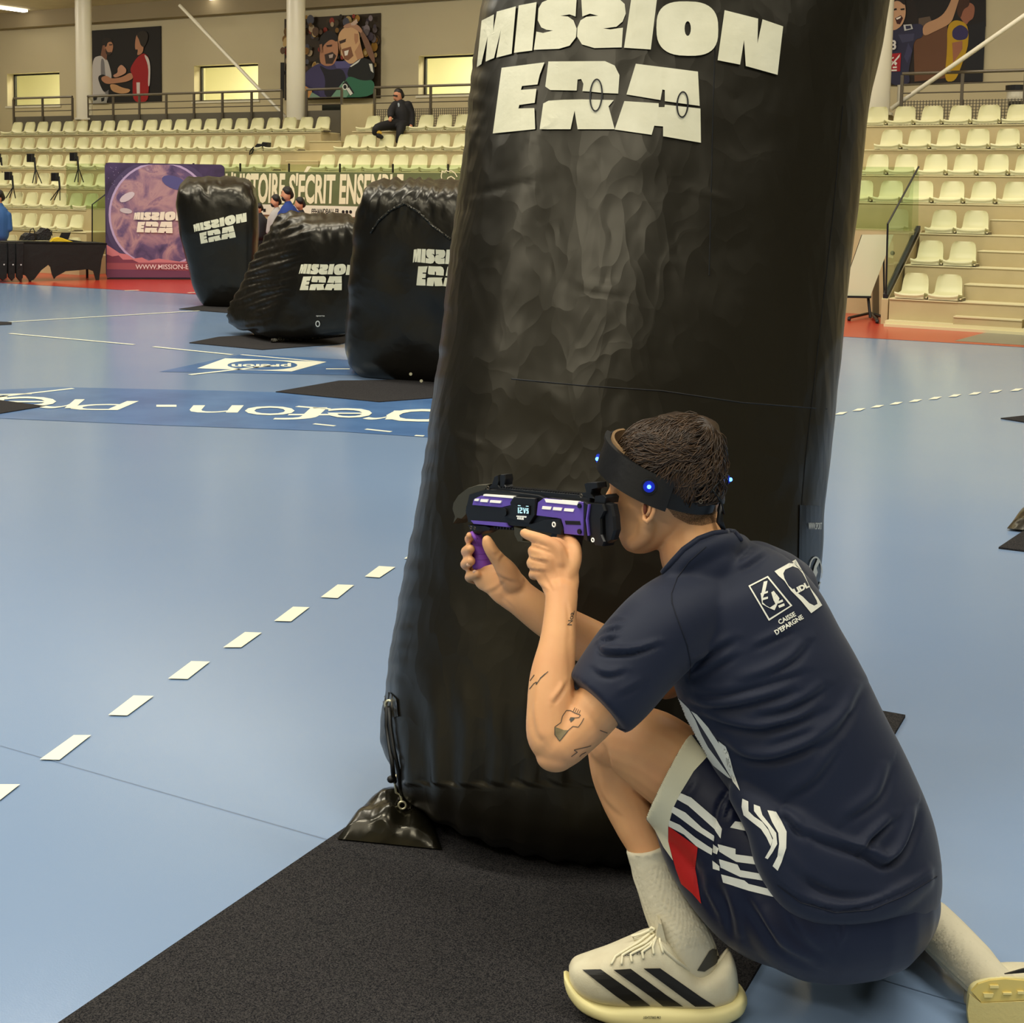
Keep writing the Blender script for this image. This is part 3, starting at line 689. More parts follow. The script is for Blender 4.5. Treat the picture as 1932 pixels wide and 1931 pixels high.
poster([(536.5, 36), (717.5, 24.5), (717, 184.5), (537, 189)], 'colourful photo poster of two smiling men head to head before a crowd', [pm(52, 40, 24)] + crowd + [
  (c2([(395,480),(425,480),(425,750),(395,750)]), BK),
  (c2([(560,590),(600,540),(680,485),(800,480),(860,500),(960,480),(1000,540),(900,660),(880,745),(560,745)]), pm(62, 56, 96)),
  (c2([(680,490),(760,540),(860,520),(900,600),(860,745),(720,745),(740,600)]), pm(26, 24, 34)),
  (c2([(800,470),(920,470),(925,520),(820,525)]), pm(84, 80, 128)),
  (c2([(560,600),(600,650),(680,690),(700,745),(540,745)]), pm(48, 44, 84)),
  (c2([(700,340),(760,290),(830,300),(835,420),(800,500),(740,510),(690,480)]), SK),
  (c2([(690,330),(700,280),(760,230),(830,270),(828,330),(780,300),(720,350),(715,400),(690,400)]), pm(28, 22, 20)),
  (c2([(730,420),(790,400),(820,430),(790,490),(740,490)]), pm(58, 42, 34)),
  (c2([(835,270),(870,220),(940,200),(990,240),(1000,330),(1030,440),(930,500),(880,460),(850,400),(860,370),(832,340)]), pm(206, 164, 120)),
  (c2([(860,380),(930,360),(950,430),(910,465),(880,455)]), pm(128, 84, 58)), (c2([(880,395),(915,385),(905,425),(885,430)]), pm(230, 220, 210)),
  (c2([(840,320),(895,300),(890,325),(850,340)]), pm(60, 40, 30)),
  (c2([(985,215),(1020,240),(1065,310),(1100,400),(1112,440),(1112,500),(1070,440),(1040,370),(1015,300),(1000,260)]), pm(120, 86, 66)),
  (c2([(870,215),(885,195),(930,178),(985,195),(1020,235),(1010,262),(975,235),(935,212),(905,222)]), pm(176, 132, 104)),
  (c2([(930,185),(975,150),(985,180),(960,200),(935,200)]), pm(196, 168, 150)),
  (c2([(958,262),(985,265),(985,320),(968,345),(958,310)]), pm(178, 128, 92)), (c2([(1000,330),(1030,440),(985,470),(960,400),(985,360)]), pm(176, 130, 94)),
  (c2([(840,300),(855,360),(850,400),(838,350)]), pm(160, 112, 80)), (c2([(745,350),(790,345),(785,360),(750,362)]), pm(60, 40, 32)), (c2([(695,345),(715,340),(718,400),(702,410)]), pm(150, 104, 76)), (c2([(765,425),(800,415),(795,445),(770,448)]), pm(180, 160, 150)),
  (c2([(920,510),(1020,435),(1112,480),(1112,620),(1000,620),(900,590)]), pm(22, 24, 22)),
  (c2([(925,510),(1010,450),(990,480),(935,515)]), pm(210, 210, 200)), (c2([(1070,490),(1095,490),(1105,560),(1085,545)]), pm(210, 210, 200)),
  (c2([(890,620),(920,580),(1020,620),(1112,610),(1112,742),(780,745),(850,690)]), pm(48, 104, 78)),
  (c2([(780,745),(880,620),(930,700),(900,745)]), pm(110, 150, 126)),
  (c2([(870,640),(900,620),(960,710),(930,735)]), pm(28, 28, 28)), (c2(ellp(890, 665, 20, 24)), pm(220, 220, 210)), (c2(ellp(890, 665, 13, 16)), pm(28, 28, 28)),
  (c2([(900,680),(920,670),(950,715),(930,730)]), pm(220, 220, 210)),
  (c2([(530,700),(570,645),(640,690),(640,745),(530,745)]), pm(196, 140, 78)), (c2([(620,745),(640,705),(700,740),(700,747)]), pm(120, 150, 130))])
c5 = lambda pts: crop(pts, 1560, 0, 5.194)
poster([(1660, -62), (1862, -78), (1853, 155), (1660, 162)], 'dark photo poster of a shouting player with raised arm in navy jersey', [pm(28, 20, 18),
  (c5([(800,-300),(1560,-350),(1560,260),(1300,300),(900,200)]), pm(20, 14, 14)), (c5([(850,330),(1180,250),(1220,760),(860,800)]), pm(96, 62, 40)), (c5([(900,180),(1010,160),(1040,240),(900,260)]), pm(86, 70, 58)),
  (c5([(1180,250),(1260,190),(1380,230),(1395,420),(1330,620),(1260,800),(1150,800),(1180,500)]), pm(176, 138, 20)),
  (c5([(1230,290),(1310,235),(1390,290),(1380,380),(1290,400),(1230,370)]), pm(48, 40, 84)),
  (c5([(1230,420),(1330,400),(1330,480),(1240,620)]), pm(150, 96, 70)), (c5([(1300,60),(1400,20),(1455,60),(1440,180),(1390,210),(1370,250),(1300,170)]), pm(140, 88, 66)), (c5([(1270,120),(1290,-20),(1400,-40),(1400,60),(1340,90),(1310,190)]), pm(60, 34, 20)),
  (c5([(1400,250),(1560,200),(1530,800),(1340,800),(1380,500)]), pm(20, 20, 26)),
  (c5([(590,290),(760,250),(950,225),(945,370),(860,385),(830,560),(800,700),(825,830),(590,840)]), pm(40, 40, 66)),
  (c5([(700,340),(860,330),(850,400),(740,420)]), pm(58, 58, 86)), (c5([(800,420),(840,500),(790,620),(760,560)]), pm(56, 56, 88)),
  (c5([(940,240),(1120,170),(1200,60),(1290,-200),(1350,-180),(1260,120),(1220,230),(1080,300),(945,365)]), pm(176, 134, 100)),
  (c5([(620,300),(590,180),(610,30),(700,0),(770,30),(778,150),(740,250),(680,295)]), pm(196, 152, 118)), (c5([(600,10),(700,-60),(770,0),(770,60),(700,0),(620,40)]), pm(30, 20, 18)),
  (c5([(670,180),(730,150),(750,180),(720,240),(690,235)]), pm(60, 20, 20)), (c5([(680,180),(730,160),(725,178),(690,195)]), pm(230, 220, 210)),
  (c5([(640,95),(685,80),(690,98),(650,108)]), BK), (c5([(722,88),(765,82),(765,98),(730,102)]), BK),
  (c5([(600,530),(732,520),(722,700),(596,705)]), pm(160, 22, 34)),
  (c5([(600,690),(715,560),(720,530),(600,670)]), pm(225, 220, 214)), (c5([(610,575),(660,560),(660,572),(612,590)]), pm(225, 220, 214)), (c5([(650,655),(690,652),(690,668),(650,670)]), pm(225, 220, 214)), (c5([(612,685),(690,682),(690,697),(612,700)]), pm(225, 220, 214)), (c5([(605,600),(650,600),(650,612),(605,615)]), pm(225, 220, 214)), (c5([(670,600),(695,620),(680,645),(665,630)]), pm(225, 220, 214)),
  (c5([(755,245),(835,240),(848,285),(765,305)]), pm(190, 190, 190)), (c5([(775,255),(825,252),(830,280),(782,290)]), pm(40, 40, 66))])
vs, fs = text2d('3', bold=.03); vs = fit2d(vs, 1560 + 635 / 5.194, 395 / 5.194, 1560 + 687 / 5.194, 492 / 5.194)
mbx = MB(); mbx.add([wp(x, y) + V((0, -.05, 0)) for x, y in vs], fs, pm(214, 210, 206)); mbx.build('jersey_number', parent=[o for o in bpy.data.objects if o.name == 'wall_poster.002'][0])
# ---- banner film printed on the balustrade glass
m_film = bpy.data.materials.new('olive_banner_film'); m_film.use_nodes = True
_b = m_film.node_tree.nodes['Principled BSDF']; _b.inputs['Base Color'].default_value = lin((96, 106, 66)) + (1,); _b.inputs['Roughness'].default_value = .6; _b.inputs['Alpha'].default_value = .8
Yb = YG - .012
bp_ = lambda x, y: YP(x, y, Yb)
x0b = YP(395, 400, Yb).x; x1b = YP(872, 400, Yb).x
zt_, zm_, zb_ = YP(641, 325, Yb).z, YP(641, 389, Yb).z, YP(641, 409, Yb).z
root = empty('banner', ((x0b + x1b) / 2, Yb, zb_), 'long olive banner with cream slogan stretched along the glass balustrade', 'banner')
a = MB(); a.box((x0b, Yb - .003, zm_), (x1b, Yb, zt_), m_film); a.build('printed_film', root)
a = MB(); a.box((x0b, Yb - .004, zb_), (x1b, Yb, zm_), pm(216, 212, 190)); a.build('white_strip', root)
lt = MB(); m_let = pm(222, 216, 180)
def ban_text(t, xa, xb, ya, yb, m_, bold=.035, shear=.0, off=.008, slope=0.0):
    vs, fs = text2d(t, bold=bold, shear=shear); vs = fit2d(vs, xa, ya, xb, yb)
    lt.add([bp_(x, y) + V((0, -off, 0)) for x, y in vs], fs, m_)
ban_text("L'HISTOIRE", 424, 539, 325, 384, m_let, shear=.12); ban_text("S'ECRIT", 545, 634, 327, 385, m_let, shear=.12); ban_text('ENSEMBLE', 640, 762, 328, 386, m_let, shear=.12)
lt.add([bp_(x, y) + V((0, -.008, 0)) for x, y in [(574, 325), (580, 314), (588, 314), (580, 325)]], [(0, 1, 2, 3)], m_let)
ban_text('FFHANDBALL.FR', 588, 640, 394, 404, BK, bold=.02, shear=.15)
for xx in (646, 653, 660): lt.add([bp_(x, y) + V((0, -.008, 0)) for x, y in ellp(xx + 2, 400, 2.8, 3.4, 10)], [tuple(range(10))], BK)
for xx in (499,): lt.add([bp_(x, y) + V((0, -.008, 0)) for x, y in [(xx - 2, 394), (xx + 3, 394), (xx + 3, 400), (xx - 2, 400)]], [(0, 1, 2, 3)], BK)
lt.build('slogan_lettering', root)
em = MB()
def stroke(mb_, pts, w, m_, f3):
    for i in range(len(pts) - 1):
        (x0, y0), (x1, y1) = pts[i], pts[i + 1]; L = math.hypot(x1 - x0, y1 - y0) or 1; nx, ny = -(y1 - y0) / L * w / 2, (x1 - x0) / L * w / 2
        mb_.add([f3(x0 + nx, y0 + ny), f3(x1 + nx, y1 + ny), f3(x1 - nx, y1 - ny), f3(x0 - nx, y0 - ny)], [(0, 1, 2, 3)], m_)
fe = lambda x, y: bp_(x, y) + V((0, -.008, 0))
for st_ in ([(835, 344), (833, 332), (835, 322), (839, 326), (842, 321), (846, 324), (852, 322), (859, 327), (863, 334)], [(843, 343), (846, 335), (852, 333), (859, 338)], [(846, 352), (843, 346), (851, 340), (862, 349)]): stroke(em, st_, 1.8, m_let, fe)
em.build('leaping_emblem', root)
# ================================================================ backdrop
BL = G(200, 527); BR = G(424, 528)
bx = (BR - BL).normalized(); HB = 1.885
bnm = V((bx.y, -bx.x, 0)); bnm = bnm if bnm.dot(EY - BL) > 0 else -bnm
WB = (BR - BL).length
def bw(u, v, w=0.0): return BL + bx * u + V((0, 0, v)) + bnm * w
def bpx(x, y):      # photo pixel -> on the backdrop face
    r = ray(x, y); t = (BL - EY).dot(bnm) / r.dot(bnm); return EY + r * t
root = empty('backdrop', (BL + BR) / 2 + bnm * -.1, 'purple pop-up backdrop with a planet picture and white wordmark', 'backdrop')
rr = .07
def rrect(x0, y0, x1, y1, r, n=6):
    out = []
    for cx, cy, a0 in ((x1 - r, y1 - r, 0), (x0 + r, y1 - r, 90), (x0 + r, y0 + r, 180), (x1 - r, y0 + r, 270)):
        out += [(cx + r * math.cos(math.radians(a0 + 90 * k / n)), cy + r * math.sin(math.radians(a0 + 90 * k / n))) for k in range(n + 1)]
    return out
m_space = mat('backdrop_space', (46, 36, 62), rough=0.75, var=(3.0, (70, 54, 92), 1.0))
a = MB(); a.prism(rrect(0, .02, WB, HB, rr), bw, 0.0, -.22, mat('backdrop_side', (30, 24, 34), .7), m_space); a.build('stretch_cover', root)
m_pl = bpy.data.materials.new('planet_print'); m_pl.use_nodes = True; nt = m_pl.node_tree; pb = nt.nodes['Principled BSDF']; pb.inputs['Roughness'].default_value = .75
tc = nt.nodes.new('ShaderNodeTexCoord'); nz = nt.nodes.new('ShaderNodeTexNoise'); nz.inputs['Scale'].default_value = 2.6; nz.inputs['Detail'].default_value = 9; nz.inputs['Distortion'].default_value = .7
rp = nt.nodes.new('ShaderNodeValToRGB'); nt.links.new(tc.outputs['Object'], nz.inputs['Vector']); nt.links.new(nz.outputs['Fac'], rp.inputs[0]); nt.links.new(rp.outputs[0], pb.inputs['Base Color'])
rp.color_ramp.elements[0].position = .3; rp.color_ramp.elements[0].color = lin((58, 46, 84)) + (1,); rp.color_ramp.elements[1].position = .72; rp.color_ramp.elements[1].color = lin((216, 198, 196)) + (1,)
for p_, c_ in ((.42, (96, 76, 112)), (.5, (146, 112, 128)), (.57, (170, 134, 138)), (.63, (128, 96, 120))):
    e = rp.color_ramp.elements.new(p_); e.color = lin(c_) + (1,)
def clipb(pts): return [(min(max(x, 201.5), 421), min(max(y, 311), 524)) for x, y in pts]
bk = lambda pts: clipb(crop(pts, 0, 260, 4.2))
pc = ellp(303, 405, 94, 96, 48)
polys = [(clipb(ellp(303, 405, 108, 108, 40)), pm(70, 58, 92)), (clipb(ellp(303, 405, 98, 100, 48)), pm(176, 156, 190)), (clipb(pc), m_pl),
  (clipb([(201, 462), (214, 470), (226, 478), (240, 480), (252, 488), (268, 486), (280, 492), (300, 488), (340, 494), (421, 490), (421, 500), (201, 500)]), pm(190, 116, 122)),
  (clipb([(201, 480), (212, 484), (224, 482), (232, 490), (250, 490), (262, 496), (421, 496), (421, 505), (201, 505)]), pm(112, 52, 72)),
  (clipb([(201, 496), (421, 498), (421, 526), (201, 526)]), pm(146, 74, 84)), (clipb([(201, 508), (421, 512), (421, 526), (201, 526)]), pm(104, 56, 82)),
  (clipb(ellp(330, 345, 26, 12, 14, 20)), pm(78, 76, 128)), (clipb(ellp(240, 372, 16, 7, 12, -30)), pm(196, 184, 190)), (clipb(ellp(238, 398, 12, 5, 12, 10)), pm(186, 176, 180))]
for i in range(26): polys.append((ellp(random.uniform(204, 235), random.uniform(314, 400), .5, .5, 5), pm(190, 180, 210)))
wall_prints(bpx, polys, parent=root, name='planet_picture', away=bnm)
lg = MB()
def flatprint(mb_, quad, f3, m_, cut=1.0):
    f = logo_quad(quad)
    for letter in FLAT:
        vs, fs = poly2d([[f(u, v) for u, v in r] for r in letter]); mb_.add([f3(x, y) for x, y in vs], fs, m_)
fb = lambda x, y: bpx(x, y) + bnm * .03
flatprint(lg, ((253, 399), (352, 400), (352, 442), (253, 439)), fb, pm(226, 220, 200))
vs, fs = text2d('WWW.MISSION-ERA', bold=.01); vs = fit2d(vs, 256, 499, 372, 508); lg.add([fb(x, y) for x, y in vs], fs, pm(220, 200, 200))
lg.build('white_lettering', root)
ft = MB(); ft.box((-WB / 2 + .02, -.05, -.0), (WB / 2, .03, .02), m_dark, fr=lambda x, y, z: (BL + BR) / 2 + bx * x + bnm * y + V((0, 0, z))); ft.build('base_bar', root)
# ================================================================ whiteboard on castors
root = empty('whiteboard', G(1645, 607), 'white mobile flip board on a dark castor stand beside the glass', 'whiteboard')
dwb = G(1650, 606)[1] and pix(G(1650, 606))[2]
wb_d0, wb_d1 = dwb + .15, dwb - .05
pf = lambda x, y, w=0.0: P(x, y, dwb) + CF * w
a = MB(); a.prism([(1626, 443), (1685, 443), (1641, 560), (1585, 560)], pf, -.02, .02, m_dark, pm(222, 220, 186, .3)); a.build('board', root)
a = MB(); a.prism([(1583, 558), (1642, 559), (1641, 563), (1583, 562)], pf, -.06, .03, m_dark); a.build('pen_tray', root)
a = MB(); a.tube([pf(1645, 500, .05), pf(1640, 562, .05), pf(1642, 600, .0)], .018, m_dark); a.tube([pf(1671, 470, .1), pf(1671, 600, .05)], .012, m_dark); a.build('upright', root)
a = MB(); gpt = [G(1602, 606), G(1642, 598) + V((0, 0, .05)), G(1672, 606), G(1655, 611)]
a.tube([gpt[0] + V((0, 0, .04)), gpt[1]], .018, m_dark); a.tube([gpt[1], gpt[2] + V((0, 0, .04))], .018, m_dark); a.tube([gpt[1], gpt[3] + V((0, 0, .04))], .018, m_dark); a.build('base_legs', root)
for g_ in (gpt[0], gpt[2], gpt[3]):
    a = MB(); a.tube([g_ + V((-.015, 0, .026)), g_ + V((.015, 0, .026))], .026, m_dark, 12); a.build('castor', root)
a = MB(); a.ell(pf(1683, 478, -.02), (CR * .03, CU * .03, CF * .02), m_dark, 10, 6); a.build('clamp_knob', root)
q = MB(); q.prism(rrect(1664, 515, 1676, 600, 3), pf, .42, .46, pm(110, 100, 74)); tag(q.build('folded_chair'), 'grey folded chair back standing behind the side glass by the whiteboard', 'chair')
# ================================================================ table on the left with things on it
TG0 = G(58, 532); TG1 = G(190, 529)
m_cloth = mat('black_table_cloth', (12, 11, 10), rough=0.7, bump=(8, .4, .02))
tdir = (TG1 - TG0).normalized(); tn = V((-tdir.y, tdir.x, 0));
if tn.dot(CF) < 0: tn = -tn
tz = (YP(60, 456, TG0.y).z)
def tb(x, y, w=0.0):      # point of the table's front plane under a pixel, pushed back by w
    r = ray(x, y); t = (TG0 - EY).dot(tn) / r.dot(tn); return EY + r * t + tn * w
root = empty('table', (TG0 + TG1) / 2, 'long table under a stretched black cloth at the left edge', 'table')
a = MB(); a.prism([(-60, 456), (202, 459), (192, 490), (187, 529), (181, 529), (176, 512), (166, 508), (150, 510), (124, 512), (106, 522), (102, 527), (98, 518), (95, 504), (91, 500), (78, 510), (64, 528), (56, 531), (48, 520), (30, 516), (-60, 520)], tb, 0, .015, m_cloth); a.build('cloth_front', root)
a = MB(); c = [tb(-60, 456), tb(202, 459), tb(202, 459, .65), tb(-60, 456, .65)]; a.add(c + [p - V((0, 0, .03)) for p in c], [(0, 1, 2, 3), (7, 6, 5, 4), (0, 4, 5, 1), (1, 5, 6, 2), (2, 6, 7, 3), (3, 7, 4, 0)], m_cloth); a.build('table_top', root)
for x, y in ((58, 530), (186, 528)):
    for w in (.05, .6):
        a = MB(); g_ = tb(x, y, w); a.tube([V((g_.x, g_.y, 0)), V((g_.x, g_.y, tz - .03))], .02, m_dark); a.build('leg', root)
# hung vests at the front left of the table
for i, (x0, x1) in enumerate(((-6, 14), (12, 28), (26, 42))):
    pts = [(x0, 458), (x1, 458), (x1 - 1, 490), (x1 - 2, 524), ((x0 + x1) / 2, 530), (x0 + 1, 522), (x0 + 1, 490)]
    a = MB(); a.prism(pts, tb, -.05 - .03 * i, -.01 - .03 * i, mat('black_vest_%d' % i, (16, 14, 13), .45, bump=(20, .5, .01)), bev=.8); o = a.build('hanging_vest'); tag(o, ['black vest hung over the table front, at the frame edge', 'black vest hung over the table front, middle of three', 'black vest hung over the table front, nearest the cloth arch'][i], 'vest', 'black vests hung on the table')
    b_ = MB(); b_.disc(tb((x0 + x1) / 2 + 2, 499, -.055 - .03 * i), -tn, .012, pm(190, 190, 190)); b_.build('snap_button', parent=o)
def blob(name, pts, w0, w1, m_, lab, cat, f=tb):
    a = MB(); a.prism(pts, f, w0, w1, m_, bev=1.0); return tag(a.build(name, smooth=False), lab, cat)
m_bag = mat('black_nylon', (14, 14, 15), rough=.5, bump=(40, .6, .02))
o = blob('headband_pile', [(48, 455), (52, 446), (60, 440), (69, 441), (72, 450), (71, 455)], .15, .4, m_bag, 'heap of black headbands on the table, left heap', 'headband')
a = MB(); a.tube([tb(62, 444, .2), tb(64, 434, .2), (tb(69, 431, .2)), tb(72, 438, .2), tb(70, 446, .2)], .008, m_dark); a.build('strap_loop', o)
o = blob('headband_pile', [(75, 455), (77, 442), (84, 438), (90, 431), (98, 433), (105, 440), (103, 450), (100, 455)], .2, .42, m_bag, 'larger heap of black headbands beside the yellow cloth', 'headband')
a = MB(); a.tube([tb(88, 436, .2), tb(96, 432, .2), tb(104, 437, .2), tb(105, 446, .2)], .008, m_dark); a.build('strap_loop', o)
blob('yellow_cloth', [(99, 457), (104, 450), (114, 448), (122, 450), (136, 455), (142, 457)], .1, .18, mat('yellow_fabric', (214, 180, 30), .8, bump=(30, .5, .02)), 'crumpled yellow bib on the black table', 'bib')
root = empty('laptop', tb(135, 458, .3), 'dark open laptop on the black table', 'laptop')
a = MB(); a.prism([(126, 454), (132, 441), (150, 440), (145, 454)], tb, .46, .47, m_dark); a.build('screen', root)
a = MB(); a.prism([(126, 454), (146, 454), (167, 457), (145, 457)], tb, .22, .45, m_dark); a.build('keyboard_base', root)
# ---- small tripod sensors set in the stands
def sensor(x, y, xb, yb, k, lab, grp='tripod sensors among the left seats'):
    Y = rowY(k) + .05; root = empty('tripod_sensor', YP(xb, yb, Y), lab, 'sensor', grp); f = lambda u, v, w=0: YP(u, v, Y) + V((0, w, 0))
    a = MB(); a.prism([(x - 5, y - 8), (x + 5, y - 8), (x + 5, y + 8), (x - 5, y + 8)], f, -.03, .04, m_dark, bev=.6); a.build('sensor_box', root)
    a = MB(); a.tube([f(x + 8, y - 1), f(x + 10, y + 24)], .018, m_dark); a.tube([f(x + 4, y + 2), f(x + 9, y + 4)], .012, m_dark); a.build('stand_pole', root)
    for dx, dw in ((-4, -.06), (3, -.06), (1, .1)):
        a = MB(); a.tube([f(x + 10, y + 20), f(xb + dx, yb, dw)], .010, m_dark, 6); a.build('leg', root)
sensor(57, 298, 70, 346, 3, 'black box sensor on a tripod, between the two upper ones'); sensor(138, 296, 149, 344, 3, 'black box sensor on a tripod nearest the backdrop, upper row'); sensor(-6, 298, 6, 326, 4, 'black box sensor on a tripod cut by the frame edge')
sensor(15, 332, 20, 374, 2, 'black box sensor on a tripod, lower one near the frame edge'); sensor(103, 334, 104, 378, 2, 'black box sensor on a tripod, lower one over the seats')
# dark sling on a seat of the second row
f = lambda x, y, w=0.0: YP(x, y, rowY(5) + .02) + V((0, w, 0))
a = MB(); a.prism([(481, 276), (486, 271), (494, 272), (496, 268), (505, 269), (504, 278), (494, 278), (484, 280)], f, -.02, .1, m_bag, bev=.6); o = a.build('sling_bag'); tag(o, 'small black bag lying on a seat in the second row from the top', 'bag')
a = MB(); a.tube([f(482, 278, -.05), f(476, 285, -.06), (f(475, 292, -.06)), f(479, 290, -.06), f(482, 281, -.05)], .012, m_dark); a.build('strap', o)
# ================================================================ inflatable bunkers, mats
def vinyl(name, rgb, rough, bscale, bstr, bdist, stretch=(1, 1, 1), fine=.35):
    """black vinyl whose skin is lightly crumpled"""
    m = bpy.data.materials.new(name); m.use_nodes = True; nt = m.node_tree; b = nt.nodes['Principled BSDF']
    b.inputs['Base Color'].default_value = lin(rgb) + (1,); b.inputs['Roughness'].default_value = rough; b.inputs['Specular IOR Level'].default_value = .5
    b.inputs['Specular Tint'].default_value = (1.0, .93, .76, 1)
    tc = nt.nodes.new('ShaderNodeTexCoord'); mp = nt.nodes.new('ShaderNodeMapping'); mp.inputs['Scale'].default_value = stretch; nt.links.new(tc.outputs['Object'], mp.inputs[0])
    nw = nt.nodes.new('ShaderNodeTexNoise'); nw.inputs['Scale'].default_value = bscale * .6; nw.inputs['Detail'].default_value = 3; nt.links.new(mp.outputs[0], nw.inputs['Vector'])
    vm = nt.nodes.new('ShaderNodeVectorMath'); vm.operation = 'MULTIPLY_ADD'; vm.inputs[1].default_value = (.35, .35, .35); nt.links.new(nw.outputs['Color'], vm.inputs[0]); nt.links.new(mp.outputs[0], vm.inputs[2])
    hs_ = []
    for sc_, wt in ((bscale, 1.0), (bscale * 2.6, fine)):
        v = nt.nodes.new('ShaderNodeTexVoronoi'); v.feature = 'F1'; v.inputs['Scale'].default_value = sc_; nt.links.new(vm.outputs[0], v.inputs['Vector'])
        mu = nt.nodes.new('ShaderNodeMath'); mu.operation = 'MULTIPLY'; mu.inputs[1].default_value = wt; nt.links.new(v.outputs['Distance'], mu.inputs[0]); hs_.append(mu)
    ad = nt.nodes.new('ShaderNodeMath'); ad.operation = 'ADD'; nt.links.new(hs_[0].outputs[0], ad.inputs[0]); nt.links.new(hs_[1].outputs[0], ad.inputs[1])
    ad2 = nt.nodes.new('ShaderNodeMath'); ad2.operation = 'ADD'; nt.links.new(ad.outputs[0], ad2.inputs[0]); nt.links.new(nw.outputs['Fac'], ad2.inputs[1])
    bp = nt.nodes.new('ShaderNodeBump'); bp.inputs['Strength'].default_value = bstr; bp.inputs['Distance'].default_value = bdist
    nt.links.new(ad2.outputs[0], bp.inputs['Height']); nt.links.new(bp.outputs[0], b.inputs['Normal'])
    return m
m_vin = vinyl('black_vinyl_tall', (20, 17, 11), .34, 6.0, .15, .02, (1, 1, .55), .9)
m_vin2 = vinyl('black_vinyl', (17, 15, 12), .30, 4.0, .28, .02)
m_vinw = vinyl('black_vinyl_gathered', (26, 24, 18), .30, 9, .9, .03, (1, 1, 1), .6)
m_mat = mat('charcoal_felt_mat', (22, 23, 27), rough=.95, spec=.12, bump=(500, 1, .003, 2), var=(330, (70, 67, 66), 1.0))
m_metal = mat('pale_zinc', (214, 208, 176), rough=.3, metal=.7)
m_tag = mat('label_black', (26, 30, 34), rough=.3)
m_seam = mat('black_seam', (8, 8, 7), rough=.5)
FOLDS = None
# ---- the tall leaning one
TH = math.radians(8.05)
AX = (CR * math.sin(TH) + CU * math.cos(TH)); AE = (CR * math.cos(TH) - CU * math.sin(TH)); AD = AE.cross(AX).normalized()
if AD.dot(CF) < 0: AD = -AD
# (left silhouette px, its y, half width px, depth)
ringdef = [(976, -620, 372, 3.98), (950, -360, 374, 3.90), (928, -160, 375, 3.82), (905, 0, 375, 3.76), (888, 120, 372, 3.72), (876, 230, 371, 3.69), (868, 300, 371, 3.67), (857, 390, 372, 3.645), (845, 480, 373, 3.62), (830, 620, 374, 3.58), (812, 740, 377, 3.55), (795, 850, 379, 3.52),
           (770, 1000, 385, 3.49), (750, 1120, 388, 3.47), (735, 1220, 389, 3.45), (724, 1310, 388, 3.44), (719, 1365, 384, 3.435), (726, 1405, 374, 3.43), (744, 1440, 352, 3.43), (780, 1470, 312, 3.43), (830, 1492, 255, 3.43)]
def sgn(v, p): return math.copysign(abs(v) ** p, v)
col_axis = []
rings = []; NR = 96
for j, (xl, yl, hw, d) in enumerate(ringdef):
    cx = xl + hw * math.cos(TH); cy = yl + hw * math.sin(TH); c = P(cx, cy, d); r = hw * d / FPX * .985
    rd = r * .95
    rg = []
    for k in range(NR):
        a = 2 * math.pi * k / NR; ca, sa = math.cos(a), math.sin(a); e = .80
        u, v = sgn(ca, e), sgn(sa, e)
        puff = 1 + .003 * math.sin(a * 7 + j * .7)
        rg.append(c + AE * (r * u * puff) + AD * (rd * v * puff))
    col_axis.append((c, r)); rings.append(rg)
root = empty('inflatable_bunker', V((col_axis[-1][0].x, col_axis[-1][0].y, 0)), 'tall leaning black vinyl inflatable the kneeling man hides behind', 'inflatable', 'black inflatable bunkers with white wordmarks')
# foot: last rings reach the mat
last = rings[-1]; cl = col_axis[-1][0]
foot = [V((p.x, p.y, p.z)) for p in last]
rings.append([V((cl.x + (p.x - cl.x) * .96, cl.y + (p.y - cl.y) * .96, max(.012, p.z * .35))) for p in last]); rings.append([V((cl.x + (p.x - cl.x) * .8, cl.y + (p.y - cl.y) * .8, .010)) for p in last])
def densify(rings, n):
    out = []
    for i in range(len(rings) - 1):
        p0 = rings[max(i - 1, 0)]; p1 = rings[i]; p2 = rings[i + 1]; p3 = rings[min(i + 2, len(rings) - 1)]
        for k in range(n):
            t = k / n
            out.append([(b * 2 + (c - a) * t + (a * 2 - b * 5 + c * 4 - d) * t * t + (b * 3 - a - c * 3 + d) * t ** 3) * .5 for a, b, c, d in zip(p0, p1, p2, p3)])
    out.append(rings[-1]); return out
a = MB(); a.loft([[q for k in range(NR) for q in (r_[k], (r_[k] + r_[(k + 1) % NR]) * .5)] for r_ in densify(rings, 16)], m_vin); tall = a.build('vinyl_body', root, smooth=True)
# gathers and dents pressed into the skin
def ndisp(o, fn):
    me = o.data; me.update(); o0 = parent_loc(o)
    nn = [v.normal.copy() for v in me.vertices]
    for v, n in zip(me.vertices, nn): v.co += n * fn(v.co + o0, n)
    me.update()
from mathutils import noise as mnoise
def tall_d(p, n):
    x, y, z_ = pix(p)
    s = mnoise.noise(p * 3.1) * .007 + mnoise.noise(p * 9.0) * .003
    low = max(0, (y - 1250) / 250); s += low * .010 * math.sin(x * .11 + 2.5 * mnoise.noise(p * 5)) * (1 if y < 1480 else .3)
    edge = math.exp(-((x - (905 - y * .137 + 12)) / 26) ** 2); s += edge * .003 * mnoise.noise(V((x * .02, y * .05, 0)))
    return s
random.seed(21); CRE = []
for i in range(46):
    cx, cy = random.uniform(880, 1600), random.uniform(130, 1420); an = random.choice([random.gauss(1.45, .35), random.gauss(.2, .3), random.gauss(2.4, .3)]); L = random.uniform(25, 110); CRE.append((cx, cy, math.cos(an), math.sin(an), L, random.uniform(.0010, .0026) * random.choice([-1, 1]), random.uniform(3.5, 7)))
